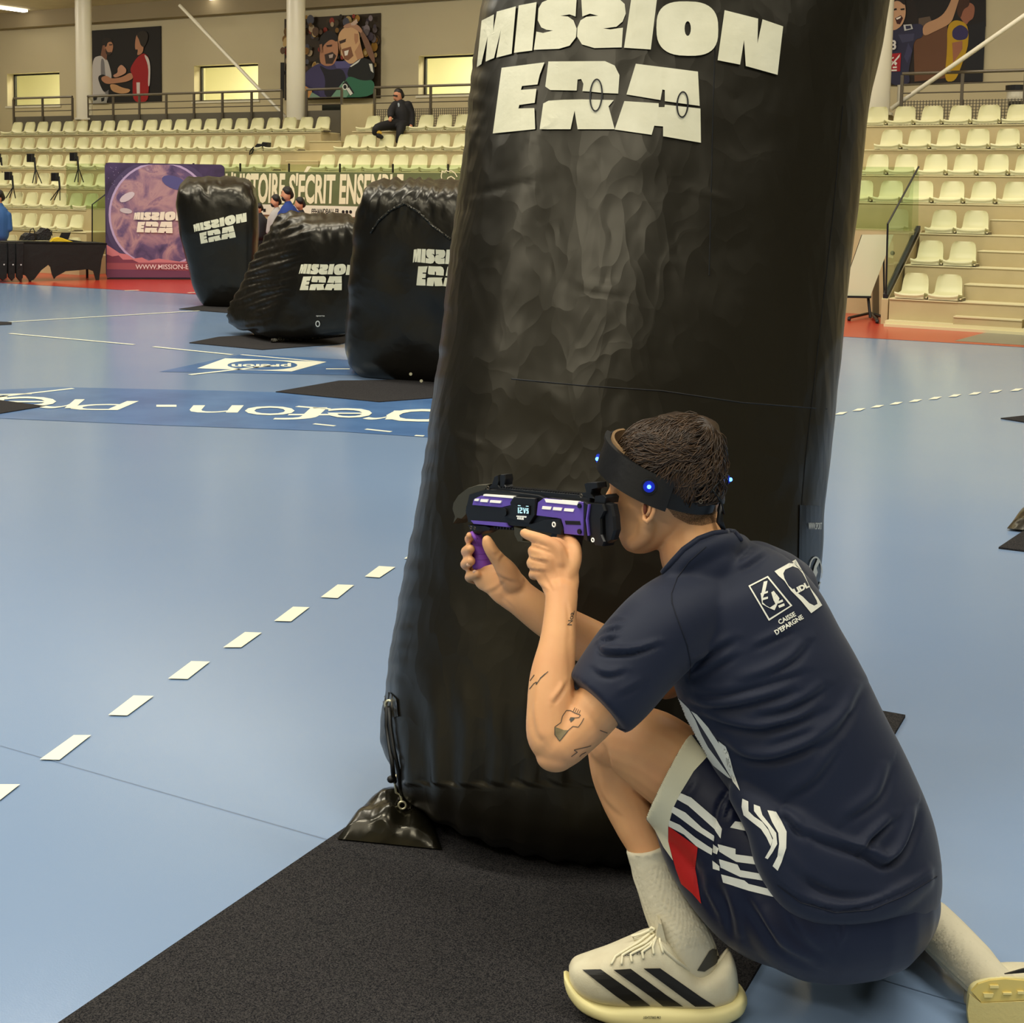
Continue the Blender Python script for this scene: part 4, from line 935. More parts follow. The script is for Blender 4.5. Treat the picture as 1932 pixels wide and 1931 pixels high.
def tall_d2(p, n):
    x, y, z_ = pix(p); s = tall_d(p, n)
    for cx, cy, c_, s_, L, a_, w_ in CRE:
        dx, dy = x - cx, y - cy; u = dx * c_ + dy * s_; v = -dx * s_ + dy * c_
        if abs(u) < L and abs(v) < 4 * w_: s += a_ * math.exp(-(v / w_) ** 2) * (1 - (u / L) ** 2)
    return s
ndisp(tall, tall_d2)
tb_ = bvh_of(tall)
ls = MB()
for words in (LOGO_M, LOGO_E):
    for letter in words:
        vs, fs = poly2d([crop(r, 860, 0, _s) for r in letter]); decal(ls, tb_, vs, fs, m_print, step=8, lift=.004)
ls.build('white_wordmark', root)
lk = MB()
for cx, cy, rx, ry, rot in ((800, 545, 38, 95, 3), (1290, 598, 35, 76, 3)):
    o_ = crop(ellp(cx, cy, rx, ry, 30, rot), 860, 0, _s); i_ = crop(ellp(cx, cy, rx - 9, ry - 9, 30, rot), 860, 0, _s)
    vs, fs = poly2d([o_, i_]); decal(lk, tb_, vs, fs, m_seam, step=8, lift=.006)
lk.build('ring_mark', root)
# seams
sm_ = MB()
def on(bvh, pts, lift=.003, n=6):
    out = []
    for i in range(len(pts) - 1):
        for k in range(n):
            t = k / n; q = cast(bvh, pts[i][0] * (1 - t) + pts[i + 1][0] * t, pts[i][1] * (1 - t) + pts[i + 1][1] * t, lift)
            if q: out.append(q)
    q = cast(bvh, *pts[-1], lift)
    if q: out.append(q)
    return out
for path in ([(1350, 70), (1346, 180), (1338, 520)], [(965, 715), (1100, 728), (1250, 738), (1400, 760), (1560, 772)], [(1590, 200), (1570, 420), (1545, 640), (1520, 860), (1508, 1000)]):
    q = on(tb_, path, .0); sm_.tube(q, .0016, m_seam, 5)
sm_.build('welded_seam', root)
lb = MB(); vs, fs = poly2d([[(1508, 953), (1549, 955), (1545, 1112), (1505, 1110)]]); decal(lb, tb_, vs, fs, m_tag, step=8, lift=.003)
w_ = pm(206, 206, 196)
vs, fs = text2d('WWW.SPORT', bold=.02); vs = fit2d(vs, 1523, 986, 1548, 999); decal(lb, tb_, vs, fs, w_, step=5, lift=.006)
vs, fs = poly2d([ellp(1536, 1080, 13, 30, 26), ellp(1536, 1080, 11, 27, 26)]); decal(lb, tb_, vs, fs, w_, step=6, lift=.006)
vs, fs = poly2d([[(1541, 1052), (1534, 1068), (1530, 1085), (1528, 1100), (1534, 1096), (1540, 1080), (1538, 1072), (1544, 1060)]]); decal(lb, tb_, vs, fs, w_, step=6, lift=.006)
lb.build('maker_label', root)
# eyelet, cord, hook and sandbag
def onc(x, y, lift=.004):
    q = cast(tb_, x, y, lift); return q if q is not None else P(x, y, 3.36)
ec_ = onc(737, 1331, .006)
g = MB(); g.tube([ec_ + (CR * math.cos(a) * .85 + CU * math.sin(a) - CF * .25 * math.cos(a)) * .0105 for a in [2 * math.pi * k / 20 for k in range(20)]], .0034, m_metal, 8, closed=True); g.build('eyelet', root, smooth=True)
g = MB(); vs, fs = poly2d([[(724, 1318), (736, 1306), (750, 1320), (753, 1352), (744, 1354), (726, 1347)]]); decal(g, tb_, vs, fs, m_vinw, step=4, lift=.005); g.build('eyelet_tab', root)
root_c = empty('tether_cord', P(738, 1440, 3.3), 'black tether cord looped from the eyelet to the sandbag hook', 'cord')
def cordp(pts): return [onc(x, y, .012) if k < 3 else P(x, y, d) for k, (x, y, d) in enumerate(pts)]
g = MB(); g.tube(cordp([(736, 1334, 3.3), (735, 1370, 3.30), (740, 1405, 3.28), (740, 1440, 3.14), (742, 1465, 3.17), (745, 1475, 3.2)]), .0055, m_seam, 8); g.build('cord_strand', root_c, smooth=True)
g = MB(); g.tube(cordp([(740, 1336, 3.3), (742, 1370, 3.30), (748, 1410, 3.28), (752, 1455, 3.15), (755, 1485, 3.17), (758, 1500, 3.2)]), .0050, m_seam, 8); g.build('cord_strand', root_c, smooth=True)
g = MB(); g.ell(P(738, 1471, 3.17), (CR * .010, CU * .009, CF * .008), m_seam, 10, 8); g.build('cord_knot', root_c, smooth=True)
kb_ = empty('snap_hook', P(757, 1500, 3.2), 'pale snap hook clipped on the sandbag ring', 'hook')
g = MB(); g.tube([P(x, y, 3.2) for x, y in [(748, 1462), (745, 1480), (747, 1496), (756, 1502), (763, 1493), (760, 1478), (756, 1470)]], .0026, m_metal, 8); g.build('hook_body', kb_, smooth=True)
g = MB(); g.tube([P(757, 1478, 3.2), P(756, 1500, 3.2), P(758, 1512, 3.195)], .0036, m_metal, 8); g.build('gate', kb_, smooth=True)
g = MB(); g.tube([P(759 + 7 * math.cos(a), 1520 + 7 * math.sin(a), 3.19) for a in [2 * math.pi * k / 20 for k in range(20)]], .0028, m_metal, 8, closed=True); g.build('ring', kb_, smooth=True)
# ---- warped puffy boxes (eight corners, rounded and bulged)
def puffbox(corners, p=4.0, n=28, bulge=.0, fn=None):
    """corners[(sx,sy,sz)] for sx,sy,sz in -1,1 -> closed puffy surface"""
    vs = {}; verts = []; faces = []
    def vid(x, y, z):
        k = (round(x, 5), round(y, 5), round(z, 5))
        if k in vs: return vs[k]
        L = (abs(x) ** p + abs(y) ** p + abs(z) ** p) ** (1 / p); q = (x / L, y / L, z / L)
        pt = V((0, 0, 0))
        for sx in (-1, 1):
            for sy in (-1, 1):
                for sz in (-1, 1): pt += corners[(sx, sy, sz)] * ((1 + sx * q[0]) * (1 + sy * q[1]) * (1 + sz * q[2]) / 8)
        vs[k] = len(verts); verts.append(pt); return vs[k]
    g_ = [math.tan((-1 + 2 * i / n) * math.pi / 4 * .98) / math.tan(math.pi / 4 * .98) for i in range(n + 1)]
    for ax in range(3):
        for sg in (-1, 1):
            for i in range(n):
                for j in range(n):
                    q = []
                    for a_, b_ in ((i, j), (i + 1, j), (i + 1, j + 1), (i, j + 1)):
                        c_ = [0, 0, 0]; c_[ax] = sg; c_[(ax + 1) % 3] = g_[a_]; c_[(ax + 2) % 3] = g_[b_]; q.append(vid(*c_))
                    faces.append(q if sg > 0 else q[::-1])
    return verts, faces
def bunker(fl, fr_, bl, br, ftl, ftr, btl, btr, lab, p=4.5, n=36, m_=m_vin2, disp=None):
    """corner arguments: (pixel x, pixel y, depth)"""
    C = {(-1, -1, -1): fl, (1, -1, -1): fr_, (-1, 1, -1): bl, (1, 1, -1): br, (-1, -1, 1): ftl, (1, -1, 1): ftr, (-1, 1, 1): btl, (1, 1, 1): btr}
    C = {k: P(*v) if isinstance(v, tuple) else v for k, v in C.items()}
    base = sum((C[(a_, b_, -1)] for a_ in (-1, 1) for b_ in (-1, 1)), V((0, 0, 0))) / 4
    r_ = empty('inflatable_bunker', V((base.x, base.y, 0)), lab, 'inflatable', 'black inflatable bunkers with white wordmarks')
    vs, fs = puffbox(C, p, n); g_ = MB(); g_.add(vs, fs, m_); o = g_.build('vinyl_body', r_, smooth=True)
    if disp: ndisp(o, disp)
    return r_, o
def gz(x, y, z=.012): return G(x, y, z)
def up_at(g_, y):      # point above ground point g_ whose pixel row is y
    x0, y0, d0 = pix(g_); lo, hi = 0, 4
    for _ in range(30):
        m_ = (lo + hi) / 2
        if pix(g_ + V((0, 0, m_)))[1] > y: lo = m_
        else: hi = m_
    return g_ + V((0, 0, lo))
def label_on(r_, o, quad, lift=.01):
    bv = bvh_of(o); f = logo_quad(quad); g_ = MB()
    for letter in FLAT:
        vs, fs = poly2d([[f(u, v) for u, v in r] for r in letter]); decal(g_, bv, vs, fs, m_print, step=12, lift=lift)
    g_.build('white_wordmark', r_)
def ribs(amp, fx):
    return lambda p, n: mnoise.noise(p * 4) * .015 + fx(*pix(p)[:2]) * amp
# third: boxy one beside the tall column
d3 = pix(G(735, 735))[2]
def d3f(p, n):
    x, y, d = pix(p); top = max(0, min(1, (440 - y) / 60)); side = max(0, min(1, (690 - x) / 25))
    return mnoise.noise(p * 3.5) * .018 + top * (.028 * mnoise.noise(V((x * .055, y * .02, 3))) + .012 * math.sin(x * .30 + y * .16 + 3 * mnoise.noise(V((x * .02, y * .02, 0))))) + side * .010 * mnoise.noise(V((x * .02, y * .06, 0)))
r3, o3 = bunker((640, 722, 10.95), (930, 742, 10.5), (648, 700, 11.9), (935, 712, 11.5), (668, 346, 10.75), (905, 362, 10.3), (690, 328, 11.7), (905, 332, 11.4), 'boxy black inflatable standing just left of the tall one', p=5.5, disp=d3f)
label_on(r3, o3, ((780, 466), (905, 474), (905, 545), (780, 540)))
q3 = bvh_of(o3)
g = MB(); pk = on(q3, [(700, 440), (712, 420), (735, 398), (763, 384), (790, 400), (815, 425), (850, 452)], .004, 8)
g.tube(pk, .012, m_vinw, 6); g.build('top_panel_seam', r3, smooth=True)
for x, y in ((775, 706), (795, 719)):
    g = MB(); g.disc(P(x, y, 10.35), -CF, .012, m_metal, 10, .01); g.build('eyelet', r3)
# second: slanted wedge
def d2f(p, n):
    x, y, d = pix(p); s = max(0, min(1, ((570 - (y - 440) * .42) - x + 30) / 40)); t = max(0, min(1, (470 - y) / 50))
    return mnoise.noise(p * 3.5) * .018 + s * .010 * math.sin((y + x * .25) * .42 + 4 * mnoise.noise(V((x * .015, y * .02, 0)))) * (1 + mnoise.noise(V((x * .03, y * .03, 5)))) + t * .022 * mnoise.noise(V((x * .09, y * .03, 0)))
r2, o2 = bunker((494, 648, 13.35), (700, 640, 12.9), (404, 612, 14.3), (560, 612, 14.6), (572, 430, 13.2), (700, 420, 12.8), (514, 392, 14.0), (675, 396, 13.9), 'slanted black inflatable wedge with gathered ribs on its leaning side', p=6.5, disp=d2f)
label_on(r2, o2, ((568, 496), (676, 500), (676, 549), (560, 549)))
g = MB(); vs, fs = text2d('sports', bold=.02); vs = fit2d(vs, 597, 595, 613, 598); decal(g, bvh_of(o2), vs, fs, w_, step=6, lift=.01); vs, fs = poly2d([ellp(600, 611, 4.5, 6, 14), ellp(600, 611, 2.6, 4, 14)]); decal(g, bvh_of(o2), vs, fs, w_, step=6, lift=.01); g.build('maker_label', r2)
g = MB(); g.tube([G(512, 643, .03), G(560, 640, .03), G(620, 634, .03), G(655, 630, .03)], .02, m_vinw, 8); g.build('base_roll', r2, smooth=True)
# first: tapered can
def d1f(p, n):
    x, y, d = pix(p); t = max(0, min(1, (400 - y) / 40))
    return mnoise.noise(p * 3) * .02 + t * .03 * mnoise.noise(V((x * .08, y * .05, 0)))
r1, o1 = bunker((374, 587, 17.3), (476, 587, 17.1), (370, 575, 17.9), (480, 575, 17.8), (320, 350, 17.1), (490, 350, 16.9), (330, 326, 18.1), (486, 326, 18.0), 'tapered black inflatable, widest at its top, in front of the backdrop', p=5.0, disp=d1f)
# belly where the sides swell
def swell(p, n):
    x, y, d = pix(p); t = max(0, 1 - abs(y - 440) / 120); return t * .03
ndisp(o1, swell)
label_on(r1, o1, ((363, 422), (464, 401), (471, 444), (375, 462)))
# sandbag at the foot of the tall one
fs_ = pframe(740, 1540, 3.17)
bag_m = vinyl('glossy_black_sandbag', (22, 20, 13), .22, 6, .45, .02, (1, 1, 1), .2)
bg_root = empty('sandbag', G(745, 1590), 'glossy black sandbag holding down the tall inflatable', 'sandbag')
NX, NZ = 26, 12; top = []; pts0 = {}
a = MB()
# outline corners on the mat: left tip, front tip, right tip, back
cA, cB, cC, cD = G(636, 1583, .012), G(740, 1602, .012), G(834, 1603, .012), G(800, 1500, .012)
vs = []; fs = []; N = 22
for i in range(N + 1):
    for j in range(N + 1):
        u, v = i / N, j / N
        p = cA * ((1 - u) * (1 - v)) + cB.lerp(cC, .5) * 0 + cC * (u * (1 - v)) + cD * (u * v) + G(728, 1490, .012) * ((1 - u) * v)
        bul = (math.sin(math.pi * u) * math.sin(math.pi * min(1, v ** .62))) ** .55
        dip = 1 - .35 * math.exp(-((u - .62) / .12) ** 2) * (1 - v)
        h = .07 * bul * dip + .02 * mnoise.noise(V((u * 5, v * 5, 0))) * bul
        vs.append(p + V((0, 0, h)))
fs = [(i * (N + 1) + j, (i + 1) * (N + 1) + j, (i + 1) * (N + 1) + j + 1, i * (N + 1) + j + 1) for i in range(N) for j in range(N)]
a.add(vs, fs, bag_m); b0 = [V((p.x, p.y, .011)) for p in vs]; a.add(b0, [f_[::-1] for f_ in fs], bag_m); a.build('bag_body', bg_root, smooth=True)
a = MB(); a.prism([(744, 1520), (750, 1508), (768, 1503), (779, 1512), (776, 1532), (752, 1532)], pframe(760, 1520, 3.2), 0, .012, m_vinw, bev=2, bw_=.003); a.build('ring_tab', bg_root)
# ---- mats
def floor_mat(pts, lab, th=.008, grp='charcoal felt mats under the inflatables'):
    a_ = MB(); g_ = [G(x, y) for x, y in pts]; n_ = len(g_)
    a_.add([p + V((0, 0, th)) for p in g_] + g_, [tuple(range(n_)), tuple(range(n_, 2 * n_))[::-1]] + [(i, (i + 1) % n_, n_ + (i + 1) % n_, n_ + i) for i in range(n_)], m_mat)
    return tag(a_.build('floor_mat'), lab, 'mat', grp)
floor_mat([(120, 1931), (640, 1575), (1117, 1248), (1669, 1347), (1708, 1354), (1438, 1819), (1370, 1935), (1180, 2260), (-200, 2150)], 'large charcoal felt mat under the kneeling man and tall inflatable')
floor_mat([(357, 648), (412, 637), (560, 628), (700, 632), (660, 646), (640, 650), (495, 661)], 'charcoal mat under the slanted inflatable wedge')
floor_mat([(520, 741), (640, 720), (900, 716), (880, 748), (715, 760)], 'charcoal mat under the boxy inflatable')
floor_mat([(338, 584), (384, 577), (470, 578), (440, 592)], 'charcoal mat under the tapered inflatable')
floor_mat([(-80, 752), (0, 757), (84, 768), (0, 782), (-80, 795)], 'charcoal mat cut by the left frame edge, below the lettering', grp=None)
floor_mat([(-60, 606), (22, 609), (22, 613), (-60, 617)], 'thin charcoal mat far away at the left frame edge', grp=None)
floor_mat([(1888, 791), (1960, 783), (2030, 800), (1932, 798)], 'charcoal mat at the right edge by the dashed line', grp=None)
floor_mat([(1884, 1036), (1960, 985), (2090, 1010), (2040, 1048), (1932, 1042)], 'charcoal mat at the right edge under a sandbag', grp=None)
a = MB(); vs = []; N = 12
cA, cC, cD, cE = G(1900, 997, .012), G(2010, 1010, .012), G(2040, 960, .012), G(1930, 960, .012)
for i in range(N + 1):
    for j in range(N + 1):
        u, v = i / N, j / N; p = cA * ((1 - u) * (1 - v)) + cC * (u * (1 - v)) + cD * (u * v) + cE * ((1 - u) * v); vs.append(p + V((0, 0, .09 * (math.sin(math.pi * u) * math.sin(math.pi * v)) ** .6)))
fs = [(i * (N + 1) + j, (i + 1) * (N + 1) + j, (i + 1) * (N + 1) + j + 1, i * (N + 1) + j + 1) for i in range(N) for j in range(N)]
a.add(vs, fs, bag_m); a.add([V((p.x, p.y, .011)) for p in vs], [f_[::-1] for f_ in fs], bag_m)
tag(a.build('sandbag', smooth=True), 'glossy black sandbag at the right frame edge', 'sandbag')
# ================================================================ figures
def catmull(nodes, n):
    out = []
    N = len(nodes)
    for i in range(N - 1):
        p0 = nodes[max(i - 1, 0)]; p1 = nodes[i]; p2 = nodes[i + 1]; p3 = nodes[min(i + 2, N - 1)]
        for k in range(n):
            t = k / n
            out.append(tuple((b * 2 + (c - a) * t + (a * 2 - b * 5 + c * 4 - d) * t * t + (b * 3 - a - c * 3 + d) * t ** 3) * .5 for a, b, c, d in zip(p0, p1, p2, p3)))
    out.append(nodes[-1]); return out
def chain(mb, nodes, m, n=5, seg=20, cap0=True, cap1=True, ax=None):
    """limb through (px, py, depth, radius px[, depth radius / radius px]) with rounded or flat ends"""
    nd = [tuple(float(v) for v in q) + ((1.0,) if len(q) == 4 else ()) for q in nodes]
    pts = catmull(nd, n)
    C = [P(q[0], q[1], q[2]) for q in pts]; R = [max(q[3], .5) * q[2] / FPX for q in pts]; K = [q[4] for q in pts]
    rings = []; prev = None
    for i, c in enumerate(C):
        t = (C[min(i + 1, len(C) - 1)] - C[max(i - 1, 0)]).normalized()
        e1 = t.cross(CF)
        if e1.length < .15 and prev is not None: e1 = prev - t * prev.dot(t)
        e1.normalize()
        if prev is not None and e1.dot(prev) < 0: e1 = -e1
        prev = e1; e2 = t.cross(e1).normalized()
        def ring(cc, s_): return [cc + e1 * (R[i] * s_ * math.cos(2 * math.pi * k / seg)) + e2 * (R[i] * K[i] * s_ * math.sin(2 * math.pi * k / seg)) for k in range(seg)]
        if i == 0 and cap0:
            for a_ in (80, 60, 40, 20): rings.append(ring(c - t * R[i] * math.sin(math.radians(a_)), math.cos(math.radians(a_))))
        rings.append(ring(c, 1))
        if i == len(C) - 1 and cap1:
            for a_ in (20, 40, 60, 80): rings.append(ring(c + t * R[i] * math.sin(math.radians(a_)), math.cos(math.radians(a_))))
    mb.loft(rings, m)
def remesh(mb, name, parent, vox, m, smooth=2, shade=True):
    o = mb.build(name, parent)
    md = o.modifiers.new('r', 'REMESH'); md.mode = 'VOXEL'; md.voxel_size = vox; md.adaptivity = 0
    dg = bpy.context.evaluated_depsgraph_get(); me = bpy.data.meshes.new_from_object(o.evaluated_get(dg))
    o.modifiers.clear(); old = o.data; o.data = me; bpy.data.meshes.remove(old)
    me.materials.clear(); me.materials.append(m)
    bm = bmesh.new(); bm.from_mesh(me)
    for _ in range(smooth): bmesh.ops.smooth_vert(bm, verts=bm.verts, factor=.5, use_axis_x=True, use_axis_y=True, use_axis_z=True)
    bm.to_mesh(me); bm.free()
    me.polygons.foreach_set('material_index', [0] * len(me.polygons)); me.polygons.foreach_set('use_smooth', [shade] * len(me.polygons)); me.update()
    return o
def vdisp(o, fn):
    """fn(px N, py N, depth N) -> displacement along the normals (metres)"""
    me = o.data; N = len(me.vertices); co = np.empty(N * 3); me.vertices.foreach_get('co', co); co = co.reshape(-1, 3)
    nr = np.empty(N * 3); me.vertices.foreach_get('normal', nr); nr = nr.reshape(-1, 3)
    w = co + np.array(parent_loc(o)) - np.array(EY)
    z = w @ np.array(CF); x = CX + FPX * (w @ np.array(CR)) / z; y = CY - FPX * (w @ np.array(CU)) / z
    face = np.clip(-(nr @ np.array(CF)) * 1.6 + .3, 0, 1)
    d = fn(x, y, z) * face
    co += nr * d[:, None]; me.vertices.foreach_set('co', co.ravel()); me.update()
def fold_field(folds):
    """folds: (points, amplitude m, half width px); a crease with a soft ridge over it"""
    def f(x, y, z):
        tot = np.zeros_like(x)
        for pts, amp, w in folds:
            q = catmull([(float(a), float(b)) for a, b in pts], 8); q = np.array(q); best = np.full_like(x, 1e9); sd = np.zeros_like(x); tt = np.zeros_like(x)
            for i in range(len(q) - 1):
                ax, ay = q[i]; bx_, by_ = q[i + 1]; dx, dy = bx_ - ax, by_ - ay; L = dx * dx + dy * dy + 1e-9
                t = np.clip(((x - ax) * dx + (y - ay) * dy) / L, 0, 1); ex = x - ax - t * dx; ey_ = y - ay - t * dy; dd = ex * ex + ey_ * ey_
                s = np.sign(dx * (y - ay) - dy * (x - ax)) * np.sqrt(dd); m_ = dd < best
                best = np.where(m_, dd, best); sd = np.where(m_, s, sd); tt = np.where(m_, (i + t) / (len(q) - 1), tt)
            tap = np.sin(np.clip(tt, .02, .98) * np.pi) ** .6
            u = sd / w
            tot += amp * tap * (np.exp(-((u + .9) ** 2)) - 1.1 * np.exp(-((u * 1.5 - .25) ** 2)))
        return tot
    return f
m_skin = mat('skin', (224, 168, 116), rough=.5, spec=.35, sss=.12, var=(14, (216, 156, 108), .8), bump=(220, .12, .0008))
m_shirt = mat('navy_jersey', (21, 28, 48), rough=.62, spec=.3, sheen=.15, bump=(1500, .15, .0004, 1))
m_short = mat('navy_shorts', (9, 16, 42), rough=.5, spec=.4, sheen=.1, bump=(900, .12, .0004, 1))
m_hem = mat('cream_hem', (220, 214, 182), rough=.7)
m_stripe = mat('white_stripe', (228, 226, 210), rough=.6)
m_redp = mat('red_panel', (186, 24, 18), rough=.6)
m_sock = mat('ribbed_white_sock', (206, 198, 172), rough=.85, bump=(120, .3, .002))
m_shoe = mat('cream_knit', (214, 206, 176), rough=.75, bump=(380, .35, .001), var=(30, (204, 194, 164), 1))
m_sole = mat('pale_yellow_foam', (232, 220, 158), rough=.6, bump=(60, .1, .001))
m_hair = mat('dark_brown_hair', (42, 29, 17), rough=.45, spec=.45, var=(40, (62, 44, 26), 1))
m_blk = mat('black_gear', (13, 13, 14), rough=.42, bump=(160, .2, .001))
m_tan = mat('tan_lining', (128, 100, 66), rough=.8)
m_ink = mat('tattoo_ink', (70, 66, 56), rough=.6)
m_blue = mat('blue_led', (60, 110, 255), emit=9.0)
m_bluelens = mat('blue_lens', (22, 40, 150), rough=.1, emit=.5)
man = empty('person', G(1330, 1900), 'man in navy jersey kneeling on one knee and aiming a purple tag gun', 'person')
# ---- the body, one surface
b = MB()
# head as level slices: y, left x, right x, depth radius
HD = 2.56
sl = [(793, 1246, 1304, .030), (800, 1226, 1324, .052), (815, 1203, 1343, .070), (840, 1174, 1356, .082), (872, 1156, 1361, .088), (900, 1149, 1360, .088), (915, 1150, 1358, .086), (930, 1153, 1357, .083), (950, 1156, 1356, .080), (975, 1160, 1342, .076), (998, 1164, 1312, .068), (1015, 1168, 1278, .060), (1028, 1173, 1250, .050), (1037, 1180, 1232, .038), (1042, 1192, 1220, .022)]
rg = []
for y, xa, xb, rd in sl:
    dpt = HD + (.012 if y > 960 else 0); c = P((xa + xb) / 2, y, dpt); r = (xb - xa) / 2 * dpt / FPX
    rg.append([c + CR * (r * sgn(math.cos(a), .92)) + CF * (rd * sgn(math.sin(a), .92)) for a in [2 * math.pi * k / 40 for k in range(40)]])
b.loft(rg, m_skin)
chain(b, [(1290, 940, 2.555, 50), (1303, 1000, 2.55, 60), (1312, 1050, 2.54, 66), (1338, 1110, 2.54, 62)], m_skin)
chain(b, [(1163, 905, 2.61, 9), (1156, 925, 2.615, 8), (1149, 940, 2.62, 9), (1152, 947, 2.615, 8)], m_skin)      # nose
chain(b, [(1166, 968, 2.60, 9), (1163, 980, 2.605, 7)], m_skin)                                                     # lips
b.ell(P(1176, 960, 2.56), (CR * .016, CU * .03, CF * .03), m_skin)
# jaw corner
chain(b, [(1222, 985, 2.505, 18), (1216, 1010, 2.515, 17), (1196, 1026, 2.53, 14)], m_skin)
# torso under the jersey, hips, arms
chain(b, [(1345, 1110, 2.54, 60, .8), (1395, 1180, 2.54, 100, .6), (1460, 1290, 2.53, 115, .55), (1530, 1430, 2.52, 115, .55), (1590, 1590, 2.52, 100, .6), (1610, 1680, 2.52, 95, .7)], m_skin)
chain(b, [(1330, 1150, 2.53, 60), (1250, 1185, 2.455, 56), (1190, 1255, 2.42, 52), (1120, 1345, 2.385, 49), (1062, 1402, 2.365, 46)], m_skin)       # left upper arm
chain(b, [(1050, 1405, 2.362, 42), (1040, 1385, 2.37, 47), (1039, 1330, 2.385, 45), (1042, 1275, 2.405, 42), (1052, 1215, 2.43, 35), (1057, 1160, 2.46, 31), (1060, 1120, 2.48, 31, .72)], m_skin)   # left forearm
b.ell(P(1048, 1428, 2.36), (CR * .034, CU * .026, CF * .032), m_skin)
chain(b, [(1440, 1130, 2.64, 60), (1360, 1200, 2.72, 50), (1260, 1270, 2.76, 46)], m_skin)                          # right upper arm
chain(b, [(1255, 1275, 2.765, 44), (1170, 1240, 2.75, 44), (1100, 1205, 2.745, 42), (1035, 1168, 2.74, 37), (985, 1131, 2.735, 33), (965, 1112, 2.735, 34, .6)], m_skin)
# left leg (near, foot flat) and right leg (kneeling)
chain(b, [(1560, 1680, 2.52, 70), (1420, 1580, 2.545, 62), (1345, 1510, 2.565, 70), (1290, 1462, 2.575, 80), (1225, 1414, 2.60, 76), (1172, 1396, 2.625, 60), (1160, 1400, 2.63, 52)], m_skin)
chain(b, [(1158, 1412, 2.645, 50), (1166, 1460, 2.65, 50), (1184, 1510, 2.64, 48), (1204, 1560, 2.62, 42), (1226, 1610, 2.60, 36), (1262, 1710, 2.56, 32), (1296, 1780, 2.54, 30)], m_skin)
chain(b, [(1650, 1710, 2.62, 80), (1610, 1660, 2.85, 66), (1588, 1630, 3.0, 50), (1640, 1680, 2.93, 46), (1720, 1735, 2.80, 42), (1765, 1752, 2.70, 34), (1850, 1842, 2.56, 22)], m_skin)
# the two hands
hd = 2.515
chain(b, [(1059, 1122, 2.485, 31, .7), (1056, 1098, 2.497, 38, .5), (1048, 1070, 2.508, 43, .42), (1044, 1048, 2.515, 36, .40)], m_skin)      # back of the left hand
for mc, pp, dd, tp in (((1032, 1052), (1006, 1040), (1018, 1048), 11.5), ((1026, 1068), (1003, 1062), (1016, 1068), 11), ((1022, 1084), (1005, 1084), (1018, 1088), 9.5)):
    chain(b, [(1050, 1090, 2.50, 12), (mc[0], mc[1], 2.502, tp + 1.5), (pp[0] + 2, pp[1], 2.525, tp), (pp[0] + 3, pp[1] + 3, 2.56, tp - 1), (dd[0] + 4, dd[1], 2.585, tp - 2), (dd[0] + 22, dd[1], 2.585, tp - 2.5)], m_skin, seg=14)
chain(b, [(1060, 1062, 2.50, 14), (1052, 1036, 2.505, 13.5), (1030, 1022, 2.512, 12), (1010, 1014, 2.525, 10.5), (997, 1010, 2.54, 10), (989, 1006, 2.55, 9)], m_skin, seg=16)
chain(b, [(1072, 1090, 2.495, 15), (1084, 1058, 2.505, 14), (1084, 1034, 2.52, 13), (1074, 1020, 2.55, 11.5), (1056, 1010, 2.60, 10)], m_skin, seg=16)
# right hand, palm towards the viewer, closed on the front grip
chain(b, [(978, 1126, 2.735, 34, .6), (955, 1106, 2.738, 37, .5), (934, 1096, 2.745, 33, .5), (914, 1092, 2.76, 24, .6)], m_skin)
chain(b, [(968, 1098, 2.72, 22), (955, 1076, 2.712, 20), (940, 1056, 2.705, 14.5), (928, 1040, 2.70, 13), (921, 1026, 2.70, 12), (919, 1020, 2.70, 10)], m_skin, seg=16)
for y0, y1, xt, tp, r_ in ((1018, 1011, 889, 886, 9), (1042, 1036, 884, 888, 10.5), (1066, 1059, 883, 889, 10.5), (1090, 1083, 890, 900, 9.5)):
    chain(b, [(932, y0 + 20, 2.80, r_), (912, y0 + 8, 2.84, r_), (893, y0 + 3, 2.83, r_), (xt - 4, y0, 2.80, r_), (xt - 1, (y0 + y1) / 2, 2.77, r_), (tp, y1, 2.745, r_ - 1.5)], m_skin, seg=14)
body = remesh(b, 'body', man, .0034, m_skin, smooth=3)
vdisp(body, fold_field([
    ([(1072, 1200), (1077, 1250), (1078, 1300)], .0015, 8), ([(1044, 1328), (1060, 1306), (1068, 1290)], .004, 6), ([(1010, 1290), (1004, 1340), (1012, 1385), (1026, 1400)], .0022, 9),
    ([(1125, 1470), (1140, 1510), (1175, 1545)], .0018, 8), ([(942, 1062), (948, 1050), (975, 1030)], .0012, 4), ([(938, 1085), (958, 1095), (976, 1100)], .0018, 5), ([(948, 1128), (962, 1140), (970, 1150)], .0012, 4),
    ([(1024, 1080), (1035, 1100), (1045, 1118)], .0014, 5), ([(1045, 1060), (1050, 1085), (1056, 1110)], .0010, 4), ([(1204, 948), (1206, 965), (1212, 980)], .0015, 5),
    ([(996, 1051), (1010, 1056), (1034, 1060)], .0032, 3.5), ([(994, 1073), (1008, 1076), (1030, 1078)], .0030, 3.5), ([(992, 1028), (1010, 1032), (1040, 1044)], .0030, 3.5), ([(1062, 1040), (1066, 1060), (1068, 1085)], .0014, 5), ([(1010, 1100), (1022, 1108), (1036, 1118)], .0012, 4),
    ([(1070, 1135), (1074, 1170), (1076, 1210)], .0012, 5), ([(925, 1040), (932, 1046), (938, 1044)], .0012, 3), ([(914, 1120), (935, 1112), (952, 1096)], .0014, 5)]))
bb = bvh_of(body)
